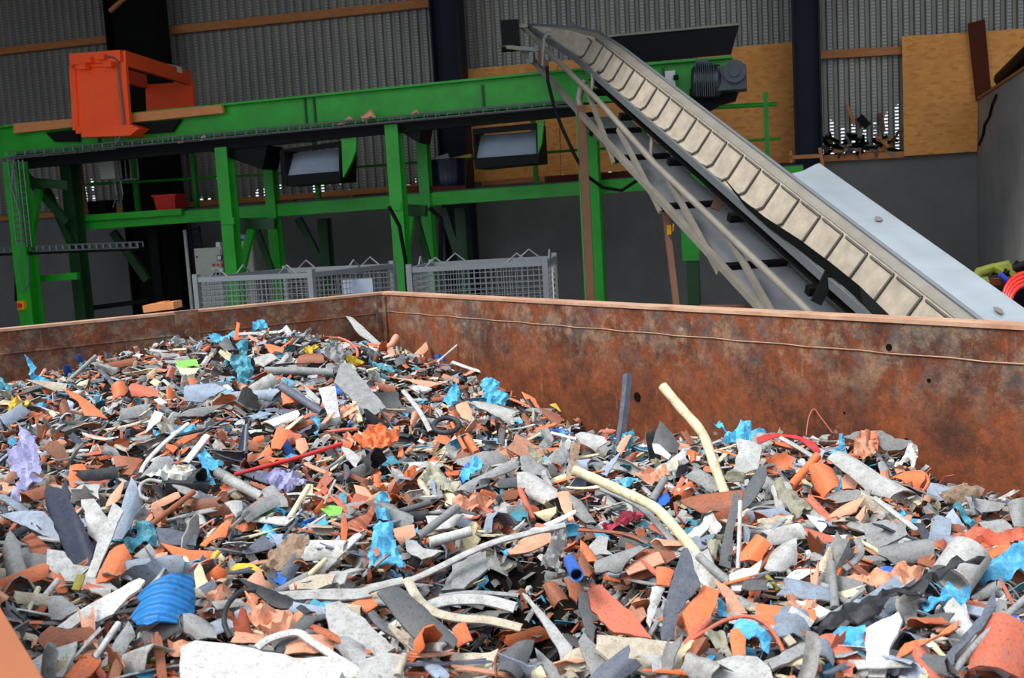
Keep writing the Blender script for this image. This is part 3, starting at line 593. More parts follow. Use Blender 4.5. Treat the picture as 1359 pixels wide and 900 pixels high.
# lip band and weld bead just below the rim
wb = MB()
for vv in range(60):
    pass
pts = [cp(CL * i / 60, .004, -.105 + .002 * math.sin(i * 2.1)) for i in range(61)]; wb.tube(pts, .0018, 5)
part(ct, 'weld_bead', wb, RIMM)
pts = [cp(.004, CW * i / 30, -.115) for i in range(31)]; wb = MB(); wb.tube(pts, .004, 5); part(ct, 'weld_bead', wb, RUST)
part(ct, 'corner_angle', add(wallbox(0, .05, 0, .012, ZB, -.02), wallbox(0, .012, .0, .05, ZB, -.02)), RUST)
vj = (onplane(240, 430, Cc, DRr) - Cc) @ DL
part(ct, 'joint_strap', wallbox(0.0, .014, vj - .09, vj + .03, -.9, .004), RUST)
pb = cp(.014, vj - .03, -.11); m_ = MB(); m_.tube([pb, pb + DRr * .02], .022, 8); part(ct, 'bolt', m_, BROWNST)
for x, y, r in ((1180, 461, .011), (1233, 505, .006), (846, 527, .02), (1203, 584, .006), (1121, 548, .004)):
    p = onplane(x, y, Cc, DL); m_ = MB(); m_.tube([p - DL * .003, p + DL * .002], r, 12); part(ct, 'burn_mark' if r > .01 else 'drill_hole', m_, BLACK, label='dark round mark on the steel')
# support skids
part(ct, 'skid', wallbox(.1, CL - .1, .5, .62, -ZR, ZB), BROWNST); part(ct, 'skid', wallbox(.1, CL - .1, CW - .62, CW - .5, -ZR, ZB), BROWNST)

# ================================================================== INCLINED TROUGH CONVEYOR
def adc(x, y, d): return atdepth(x, y, d * .93)
QA = adc(760, 74, 14.0); QB = adc(1153, 421, 7.9)
dirc = nz(QB - QA); dh = nz(dirc * np.array([1, 1, 0])); wv = np.array([-dh[1], dh[0], 0]);  # across, away to the right
if wv[0] < 0: wv = -wv
nv = nz(np.cross(wv, dirc)); nv = nv if nv[2] > 0 else -nv
LT = np.linalg.norm(QB - QA)
# path of the near rail: head end bends level, foot reaches the floor
def path(t): return QA + dirc * t
tend = LT + 2.6
hd0 = adc(697, 34, 14.9)
PTS = [hd0, hd0 + (path(0) - hd0) * .35, hd0 + (path(0) - hd0) * .7, path(.1)] + [path(.1 + (tend - .1) * i / 12) for i in range(1, 13)]
def off(p, a, b): return p + wv * a + nv * b
SC_ = [.04, .38, .72, .95]
ic = thing('inclined_conveyor', np.array([path(LT)[0], path(LT)[1], 0]), 'long grey inclined trough conveyor rising from right to upper left', 'conveyor')
def strip(secs, th, mat, name, lab=None, pts=None, sm=30):
    m_ = MB(); pts = pts or PTS; rows = [[off(p, a * (SC_[i] if i < 4 else 1), b * (SC_[i] if i < 4 else 1)) for a, b in secs] for i, p in enumerate(pts)]; m_.sheet(rows, -nv * th); return part(ic, name, m_, mat, label=lab)
strip([(0.0, .07), (0.0, -.10)], .015, STEEL, 'near_side_rail') if False else None
m_ = MB()
for p, q in zip(PTS[:-1], PTS[1:]): m_.bar(off(p, 0, 0), off(q, 0, 0), .03, .07, up=nv)
part(ic, 'near_side_rail', m_, GALV)
TR = [(0.02, -.02), (0.06, -.03), (0.10, .01), (0.235, .275)]
trh = strip(TR, .012, BELT, 'trough_belt')
strip([(0.23, .275), (.245, .295), (.305, .325)], .012, STEEL, 'far_skirt')
m_ = MB(); m_.tube([off(p, .305 * (SC_[i] if i < 4 else 1), .327 * (SC_[i] if i < 4 else 1)) for i, p in enumerate(PTS)], .018, 6); part(ic, 'skirt_edge', m_, GALV)
# cleats: an L of rubber for every pocket
step = .345; t = -.5
while t < tend - .3:
    m_ = MB(); p = path(t); q = path(t + step * .86); h = nz(off(p, .14, .02) * 0 + wv * -.95 + nv * .3)
    s1 = 1 if t > 0 else .85; m_.tube([off(p, .225 * s1, .25 * s1) + h * .012, off(q, .225 * s1, .25 * s1) + h * .012], .011, 5)
    m_.tube([off(q, .225 * s1, .25 * s1) + h * .012, off(q, .115, .045) + h * .012, off(q - dirc * .05, .085, .0) + h * .012, off(q - dirc * .16, .04, -.012) + nv * .01], .011, 5)
    part(ic, 'cleat', m_, RIBM); t += step
# side lattice, both sides
UP0, LO0 = -.30, -.70
def seg(t0, a0, b0, t1, a1, b1, w, mat, name): m_ = MB(); m_.bar(off(path(t0), a0, b0), off(path(t1), a1, b1), w, w, up=nv); return part(ic, name, m_, mat)
for a in (-.05, .66):
    m_ = MB(); m_.tube([hd0 + wv * a, off(path(1.2), a, -.20), off(path(3), a, UP0), off(path(tend), a, UP0)], .035, 8); part(ic, 'upper_chord', m_, STEEL, smooth=50)
    m_ = MB(); m_.bar(hd0 + wv * a - ZU * .3, off(path(1.0), a, -.55), .06, .06); m_.bar(off(path(1.0), a, -.55), off(path(tend - .6), a, LO0), .06, .06); part(ic, 'lower_chord', m_, STEEL)
    ts = [.7, 1.9, 3.3, 4.7, 6.1, 7.5, 8.9]
    if a > 0: continue
    for k in range(len(ts) - 1):
        if ts[k + 1] < tend: seg(ts[k], a, UP0 if k else -.17, ts[k + 1], a, LO0 if k % 1 == 0 else UP0, .045, STEEL, 'lattice_diagonal')
    for k in ts[1:]:
        if k < tend: seg(k, a, UP0, k, a, LO0, .04, STEEL, 'lattice_upright')
for k in (1.0, 1.9, 3.3, 4.7, 6.1, 7.5):
    for b in (-.16, LO0 + .05): seg(k, -.05, b, k, .60, b, .07, BLACK, 'cross_member')
m_ = MB(); rows = [[off(path(t), a, -.66) for a in (-.02, .2, .64)] for t in np.linspace(.4, tend - .6, 12)]; m_.sheet(rows, -nv * .008); part(ic, 'underside_guard', m_, DSTEEL)
m_ = MB(); rows = [[off(path(t), a, b) for a, b in ((.02, -.12), (.40, -.12))] for t in np.linspace(.6, tend, 8)]; m_.sheet(rows, -nv * .008); part(ic, 'return_belt', m_, BLACK)
m_ = MB(); m_.box(adc(677, 48, 15.0), _ri * .12, np.array([0, .3, 0]), ZU * .16); h_ = part(ic, 'head_drum_housing', m_, BLACK)
m_ = MB(); 
for x0, y0, x1, y1 in ((668, 36, 700, 34), (668, 36, 665, 62), (672, 62, 700, 66), (670, 40, 672, 62)): m_.bar(adc(x0, y0, 14.75), adc(x1, y1, 14.75), .05, .05)
part(ic, 'head_frame', m_, STEEL)
m_ = MB(); m_.prism([adc(x, y, 14.4) for x, y in ((713, 66), (728, 82), (729, 96), (714, 84))], np.array([0, .03, 0])); part(ic, 'guide_plate', m_, BROWNST)
m_ = MB(); m_.bar(adc(706, 70, 14.5), adc(706, 84, 14.5), .06, .06); m_.bar(adc(694, 64, 14.5), adc(710, 66, 14.5), .05, .05); part(ic, 'belt_tensioner', m_, GALV)
for x, y, d in ((722, 50, 14.2), (787, 98, 13.3), (866, 170, 11.9)):
    m_ = MB(); p = adc(x, y, d); m_.tube([p, p + ZU * .05 + wv * .05, p + wv * .1 + ZU * .03], .03, 8); m_.tube([p, p - ZU * .35 - wv * .04], .022, 6); part(ic, 'idler_bracket', m_, STEEL, smooth=60)
# brown angle iron clamps and black rubber strip near the foot
m_ = MB(); m_.bar(adc(966, 236, 10.9), adc(949, 278, 10.9), .05, .09, up=(1, 0, 0)); part(ic, 'clamp_bar', m_, BROWNST)
m_ = MB(); m_.bar(adc(1102, 362, 8.4), adc(1083, 402, 8.4), .05, .08, up=(1, 0, 0)); part(ic, 'clamp_bar', m_, BLACK)
m_ = MB(); rows = []
for x, y, w_ in ((962, 240, 4), (985, 268, 8), (1015, 292, 12), (1060, 322, 16), (1100, 352, 18), (1140, 385, 22), (1185, 430, 26)):
    dd = np.interp(x, [760, 1153], [14, 7.9]); dd = 1 / np.interp(x, [760, 1153], [1 / 14.0, 1 / 7.9]); rows.append([adc(x, y - w_ * .2, dd - .08), adc(x + 4, y + w_ * .8, dd - .12)])
m_.sheet(rows, nv * .01); part(ic, 'rubber_skirt', m_, BLACK, label='dark sagging rubber skirt')
# supports
def leg(p, r, mat, name='support_leg'):
    m_ = MB(); m_.box(np.array([p[0], p[1], p[2] / 2]), _ri * r, np.array([0, r, 0]), ZU * p[2] / 2); return part(ic, name, m_, mat)
p = adc(771, 140, 13.6); leg(p, .05, BROWNST)
m_ = MB(); m_.tube([adc(771, 142, 13.6), adc(768, 132, 13.6), adc(771, 118, 13.6), adc(776, 108, 13.6)], .045, 8); part(ic, 'support_bow', m_, STEEL, smooth=50)
m_ = MB(); m_.bar(adc(881, 264, 12.2), adc(899, 402, 11.8) - ZU * .2, .06, .06); single('leaning_bar', m_, BROWNST, 'thin rusty bar leaning under the inclined conveyor', 'bar')
m_ = MB(); m_.tube([adc(887, 308, 12.0), adc(893, 306, 12.0), adc(894, 297, 12.0)], .012, 6); m_.box(adc(888, 305, 12.0), _ri * .02, np.array([0, .02, 0]), ZU * .05); single('hook_clamp', m_, YEL, 'small yellowish clamp on the thin rusty bar', 'clamp')
m_ = MB(); m_.tube([adc(x, y, 13.9) for x, y in ((726, 88), (727, 108), (735, 140), (745, 168), (762, 205), (778, 233), (800, 249), (825, 253), (845, 240), (850, 228))], .022, 7); part(ic, 'power_cable', m_, BLACK, smooth=60)
# bright sheet metal hood on the far side
H0 = off(path(0), .305, .327)
def farpt(x, y):  # point on the far edge line nearest to the pixel
    best = min((abs(proj(H0 + dirc * t)[0] - x), t) for t in np.linspace(0, tend, 400)); return H0 + dirc * best[1]
s0, s1 = farpt(1046, 250), H0 + dirc * (tend)
dd0 = proj(s0)[2]; up0 = adc(1083, 218, dd0 / .93 + .1) - s0; up0 = up0 * 1.12
m_ = MB(); rows = []
for k in range(9):
    f_ = k / 8; b = s0 + (s1 - s0) * f_; rows.append([b - nv * .03 + wv * .0, b + up0 * .12 + wv * .0 - nv * .01, b + up0 * .5 - nv * .02, b + up0 * .85, b + up0])
m_.sheet(rows, -nv * .004); hood = single('sheet_metal_hood', m_, SILVER, 'bright curved sheet metal guard along the right of the inclined conveyor', 'guard', smooth=50)
for f_, g_, r in ((.245, .62, .035), (.57, .5, .04)):
    b = s0 + (s1 - s0) * f_ + up0 * g_ + nv * .0015; m_ = MB(); rr = []
    for i in range(14): a = 2 * math.pi * i / 14; rr.append(b + nz(s1 - s0) * math.cos(a) * r * 1.1 + nz(up0) * math.sin(a) * r * .8 * (1 if f_ < .3 or i < 8 else .3))
    m_.prism(rr, -nv * .004); m_ = m_; o = part(hood, 'rust_stain', m_, simple('stain_%d' % int(f_ * 100), (118, 112, 106), None, 8, .6)); 
# ================================================================== junk beyond the right end
c = atdepth(1345, 385, 8.2); c = np.array([c[0] + .25, c[1] + .2, 0]); t_ = thing('rubbish_bin', c, 'dark open bin behind the container at the right edge', 'bin')
hz_ = atdepth(1345, 382, 8.2)[2]; part(t_, 'body', tub(c, .5, .55, .4, .45, hz_, .02), BLACK)
m_ = MB()
for i in range(4): m_.ring(atdepth(1368, 408, 7.6) + np.array([.03 * i, .05 * i, 0]), (.2, -1, .25), .17 + .025 * i, .018, 26, 7)
single('red_hose_coil', m_, RED, 'coiled red hoses at the right edge beyond the container', 'hose', smooth=60, loc=atdepth(1368, 430, 7.6))
m_ = MB()
for pts in (((1290, 376), (1300, 362), (1318, 356), (1330, 362)), ((1296, 384), (1312, 372), (1340, 360), (1362, 350)), ((1308, 372), (1314, 358), (1336, 352), (1345, 366)), ((1340, 366), (1350, 352), (1362, 362)), ((1290, 366), (1306, 372), (1322, 384))):
    m_.tube([atdepth(x, y, 8.0 - .02 * i) for i, (x, y) in enumerate(pts)], [.03, .045, .04, .03][:len(pts)] if len(pts) < 5 else .03, 6); m_.mi = 1 - m_.mi
single('strap_bundle', m_, [simple('yellow_strap', (110, 116, 30), None, 6, .7), BLACK], 'tangled yellow and black straps on the bin at the right edge', 'strap', smooth=60)
m_ = MB(); m_.tube([atdepth(1327, 364, 7.8), atdepth(1340, 376, 7.8)], .022, 8); single('blue_stick', m_, BLUE, 'small blue stick lying on the straps at the right edge', 'stick')
m_ = MB(); m_.bar(atdepth(1316, 374, 7.9), atdepth(1358, 371, 7.9), .1, .05); single('brown_plank_piece', m_, DTIMBER, 'short brown board below the straps at the right edge', 'board')
m_ = MB(); m_.bar(atdepth(930, 409, 9.5), atdepth(1008, 409, 9.5), .12, .05); single('low_timber', m_, BROWNST, 'low timber just above the container rim under the inclined conveyor', 'timber')
m_ = MB(); p = atdepth(1014, 404, 9.2); m_.box(p - ZU * .3, _ri * .03, np.array([0, .03, 0]), ZU * .35); single('blue_post', m_, BLUE, 'short blue post just above the rim under the inclined conveyor', 'post')

# ================================================================== HEAP
def uvz(p): d = np.asarray(p) - Cc; return d @ DRr, d @ DL, d[2]
ctl = []
for x, y in ((507, 462), (600, 482), (700, 530), (800, 572), (900, 588), (1000, 584), (1100, 577), (1200, 592), (1240, 632), (1359, 662)): ctl.append(uvz(onplane(x, y, Cc, DL)))
for x, y in ((0, 514), (100, 480), (180, 464), (462, 456)): ctl.append(uvz(onplane(x, y, Cc, DRr)))
for x, y, z in ((345, 444, -.10), (250, 455, -.14), (440, 450, -.13), (350, 520, -.135), (200, 520, -.17), (350, 600, -.19), (600, 560, -.26), (600, 640, -.27), (800, 650, -.32), (1100, 650, -.36),
                (1000, 750, -.33), (1300, 720, -.38), (690, 800, -.36), (690, 890, -.36), (500, 850, -.29), (300, 750, -.25), (100, 700, -.235), (150, 850, -.27), (1000, 880, -.30), (1300, 880, -.33)):
    ctl.append(uvz(onz(x, y, ZR + z)))
ctl += [(1.5, 2.58, -.24), (.6, 2.58, -.22), (2.6, 2.58, -.25), (3.6, 2.58, -.28), (4.6, 2.58, -.33), (6.2, 2.58, -.35), (6.2, 1.2, -.34), (6.2, 0, -.5), (5.2, 0.2, -.45)]
ctl = np.array(ctl); cz = ctl[:, 2].mean()
def _k(a, b): r = np.linalg.norm(a[:, None, :] - b[None, :, :], axis=2); return np.exp(-(r / .9) ** 1.6) + .6 * np.exp(-(r / 3.0) ** 2)
_w = np.linalg.solve(_k(ctl[:, :2], ctl[:, :2]) + np.eye(len(ctl)) * .02, ctl[:, 2] - cz)
GU, GV = 249, 105
gu = np.linspace(0, CL, GU); gv = np.linspace(0, CW, GV)
UU, VV = np.meshgrid(gu, gv, indexing='ij')
ZZ = (_k(np.stack([UU.ravel(), VV.ravel()], 1), ctl[:, :2]) @ _w + cz).reshape(GU, GV)
# the dark hollow in the foreground and lumps
def bumpz(x, y, z, r, a):
    u, v, _ = uvz(onz(x, y, ZR + z)); global ZZ
    ZZ = ZZ + a * np.exp(-((UU - u) ** 2 + (VV - v) ** 2) / r ** 2)
bumpz(640, 745, -.33, .12, .02); bumpz(560, 870, -.3, .14, .03)
_rn = np.random.RandomState(3)
for _ in range(260):
    u, v, r, a = _rn.rand() * CL, _rn.rand() * CW, _rn.uniform(.05, .16), _rn.uniform(-.022, .022); ZZ = ZZ + a * np.exp(-((UU - u) ** 2 + (VV - v) ** 2) / r ** 2)
def hz(u, v):
    a = np.clip(u / CL * (GU - 1), 0, GU - 1.001); b = np.clip(v / CW * (GV - 1), 0, GV - 1.001); i = int(a); j = int(b); a -= i; b -= j
    return ZZ[i, j] * (1 - a) * (1 - b) + ZZ[i + 1, j] * a * (1 - b) + ZZ[i, j + 1] * (1 - a) * b + ZZ[i + 1, j + 1] * a * b
def hit(x, y, lift=0.0):
    """first point of the heap surface on the pixel's ray"""
    d = ray(x, y); prev = 0
    if d[2] > -1e-3: y = 420; d = ray(x, y)
    t = .6
    while t < 9:
        p = CAM + d * t; u, v, z = uvz(p)
        if -.3 < u < CL and -.2 < v < CW + .1 and z < hz(min(max(u, 0), CL), min(max(v, 0), CW)) + lift:
            for _ in range(6):
                t -= .02 / 2 ** _; p = CAM + d * t; u, v, z = uvz(p)
                if z < hz(u, v) + lift: t -= 0
                else: t += .02 / 2 ** _
            return CAM + d * t
        t += .02
    return CAM + d * 5
HERO = []
def zc_(ox, oy, s, txt):
    return [(ox + float(a.split(',')[0]) / s, oy + float(a.split(',')[1]) / s) for a in txt.split()]
def frame_for(px, tilt, yawj=0.0):
    lo = max(px, key=lambda q: q[1]); cx = sum(q[0] for q in px) / len(px)
    piv = hit(min(max(.6 * lo[0] + .4 * cx, 2), 1357), min(lo[1], 905)) + ZU * .012
    d = -nz(ray(cx, lo[1])); n = nz(ZU * 1.0 + d * tilt + _ri * yawj); return piv, n
def inside(px, x, y):
    c = False; j = len(px) - 1
    for i in range(len(px)):
        if (px[i][1] > y) != (px[j][1] > y) and x < (px[j][0] - px[i][0]) * (y - px[i][1]) / (px[j][1] - px[i][1]) + px[i][0]: c = not c
        j = i
    return c
def shard(name, cat, col, px, label, curv=.25, tilt=.9, yawj=0.0, rough=0.0, th=.0035, axis='long', rag=1.0, group=None, lift=0.0):
    """a broken plate: outline on its own resting plane, bent across its width, with real thickness"""
    piv, n = frame_for(px, tilt, yawj); piv = piv + ZU * lift
    P = [onplane(x, y, piv, n) for x, y in px]; HERO.append(px)
    c = sum(P) / len(P); a0 = nz(np.cross(n, (.3, .1, 1))); b0 = np.cross(n, a0)
    q = np.array([[(p - c) @ a0, (p - c) @ b0] for p in P]); w_, vec = np.linalg.eigh(np.cov(q.T)); la = a0 * vec[0, 1] + b0 * vec[1, 1]; wa = nz(np.cross(n, la))
    if axis == 'wide': la, wa = wa, la
    Q = [((p - c) @ la, (p - c) @ wa) for p in P]; Wd = max(abs(y) for _, y in Q) + 1e-4; Ln = max(abs(x) for x, _ in Q) + 1e-4
    # ragged outline
    R = []
    for k in range(len(Q)):
        p, q_ = Q[k], Q[(k + 1) % len(Q)]; L = math.hypot(q_[0] - p[0], q_[1] - p[1]); m = max(1, min(6, int(L / .012)))
        for i in range(m):
            f = i / m; j = (rng.gauss(0, 1) * .0011 * rag if i else 0); nx, ny = -(q_[1] - p[1]) / (L + 1e-9), (q_[0] - p[0]) / (L + 1e-9)
            R.append((p[0] + (q_[0] - p[0]) * f + nx * j, p[1] + (q_[1] - p[1]) * f + ny * j))
    bm = bmesh.new(); vs = [bm.verts.new((x, y, 0)) for x, y in R]
    try: bm.faces.new(vs)
    except Exception: pass
    nw = 6 if not rough else max(6, min(16, int(2 * Wd / .007))); nl = 1 if not rough else max(6, min(22, int(2 * Ln / .007)))
    for i in range(1, nw):
        y = -Wd + 2 * Wd * i / nw; bmesh.ops.bisect_plane(bm, geom=bm.verts[:] + bm.edges[:] + bm.faces[:], plane_co=(0, y, 0), plane_no=(0, 1, 0))
    for i in range(1, nl):
        x = -Ln + 2 * Ln * i / nl; bmesh.ops.bisect_plane(bm, geom=bm.verts[:] + bm.edges[:] + bm.faces[:], plane_co=(x, 0, 0), plane_no=(1, 0, 0))
    twist = rng.gauss(0, .06); sd = rng.random() * 50; nvec = n
    for v in bm.verts:
        x, y = v.co.x, v.co.y; z = curv * Wd * (1 - (y / Wd) ** 2) + twist * x * y / Wd * .3
        if rough: z += rough * (noise.noise(Vector((x * 45 + sd, y * 45, sd))) + .6 * noise.noise(Vector((x * 110, y * 110 + sd, 3)))) * .012
        v.co.z = z
    bmesh.ops.triangulate(bm, faces=[f for f in bm.faces if len(f.verts) > 4])
    g = bmesh.ops.duplicate(bm, geom=bm.verts[:] + bm.edges[:] + bm.faces[:])
    bot = [e for e in g['geom'] if isinstance(e, bmesh.types.BMVert)]; bf = [e for e in g['geom'] if isinstance(e, bmesh.types.BMFace)]
    bedge = [e for e in bm.edges if e.is_boundary]
    for v in bot: v.co.z -= th
    bmesh.ops.reverse_faces(bm, faces=bf)
    try: bmesh.ops.bridge_loops(bm, edges=bedge)
    except Exception: pass
    me = bpy.data.meshes.new(name); bm.to_mesh(me); bm.free(); me.materials.append(MAT[col] if isinstance(col, str) else col)
    me.polygons.foreach_set('use_smooth', [True] * len(me.polygons)); me.set_sharp_from_angle(angle=math.radians(40))
    o = bpy.data.objects.new(name, me); C.objects.link(o)
    o.matrix_world = Matrix(((la[0], wa[0], n[0], c[0]), (la[1], wa[1], n[1], c[1]), (la[2], wa[2], n[2], c[2]), (0, 0, 0, 1))) if np.cross(la, wa) @ n > 0 else Matrix(((la[0], -wa[0], n[0], c[0]), (la[1], -wa[1], n[1], c[1]), (la[2], -wa[2], n[2], c[2]), (0, 0, 0, 1)))
    if np.cross(la, wa) @ n <= 0:
        for v in me.vertices: v.co.y = -v.co.y
        me.flip_normals()
    return tag(o, label, cat, group)
def rod(name, cat, col, px, wpx, label, tilt=.5, n=10, lift=0.0, hollow=False, group=None, flat=False):
    """a stick, tube or hose: its bends lie on one resting plane, its width is taken at its own distance"""
    piv, nn = frame_for(px, tilt); piv = piv + ZU * lift
    P = [onplane(x, y, piv, nn) for x, y in px]; dd = proj(P[len(P) // 2])[2]; r = wpx / 2 / F * dd
    ex = []
    for (a, b) in zip(px[:-1], px[1:]):
        L = math.hypot(b[0] - a[0], b[1] - a[1]) + 1e-6; nx, ny = -(b[1] - a[1]) / L * wpx / 2, (b[0] - a[0]) / L * wpx / 2
        HERO.append([(a[0] + nx, a[1] + ny), (b[0] + nx, b[1] + ny), (b[0] - nx, b[1] - ny), (a[0] - nx, a[1] - ny)])
    # smooth the path
    S = []
    if len(P) > 2:
        for i in range(len(P) - 1):
            p0, p1, p2, p3 = P[max(i - 1, 0)], P[i], P[i + 1], P[min(i + 2, len(P) - 1)]
            for k in range(5):
                t = k / 5; S.append(.5 * ((2 * p1) + (-p0 + p2) * t + (2 * p0 - 5 * p1 + 4 * p2 - p3) * t * t + (-p0 + 3 * p1 - 3 * p2 + p3) * t ** 3))
        S.append(P[-1])
    else: S = [P[0] + (P[1] - P[0]) * k / 4 for k in range(5)]
    m_ = MB()
    if hollow: m_.pipe(S[0], S[-1], r, r * .22, 18)
    elif flat:
        for a, b in zip(S[:-1], S[1:]): pass
        rows = []
        for i, p in enumerate(S):
            d = nz(S[min(i + 1, len(S) - 1)] - S[max(i - 1, 0)]); s_ = nz(np.cross(nn, d)); rows.append([p - s_ * r, p - s_ * r * .4 + nn * r * .35, p + s_ * r * .4 + nn * r * .35, p + s_ * r])
        m_.sheet(rows, -nn * .004)
    else: m_.tube(S, [r * (1 + .05 * math.sin(i * 1.7)) for i in range(len(S))], n)
    return single(name, m_, MAT[col] if isinstance(col, str) else col, label, cat, group, smooth=50, loc=S[0])
# ------------------------------------------------------------------ the pieces one can tell apart, each at its own place on the heap
K = {'A': (0, 560, 4), 'B': (0, 675, 4), 'Q': (300, 560, 4), 'D': (600, 560, 4), 'X': (900, 560, 4), 'G': (1019, 640, 3.4615), 'Z': (780, 675, 4), 'V': (600, 675, 4), 'I': (300, 675, 4), 'J': (150, 420, 4), 'T': (0, 370, 3.912), 'L': (300, 370, 3.912), 'M': (600, 370, 3.912), 'P': (0, 0, 1)}
NM = {'s': ('plastic_shard', 'shard'), 'f': ('film_scrap', 'film scrap'), 'p': ('plastic_board', 'plastic board'), 'c': ('crumpled_scrap', 'crumpled scrap'), 'b': ('fibre_tuft', 'fibre tuft'), 'h': ('pipe_shard', 'pipe shard'), 'n': ('pipe_shard', 'pipe shard')}
PAR = {'s': (.28, .9, 0), 'f': (.25, 1.0, 1.6), 'p': (.06, .8, 0), 'c': (.2, 1.0, 2.2), 'b': (.3, .9, 1.6), 'h': (.75, .9, 0), 'n': (-.55, .9, 0)}
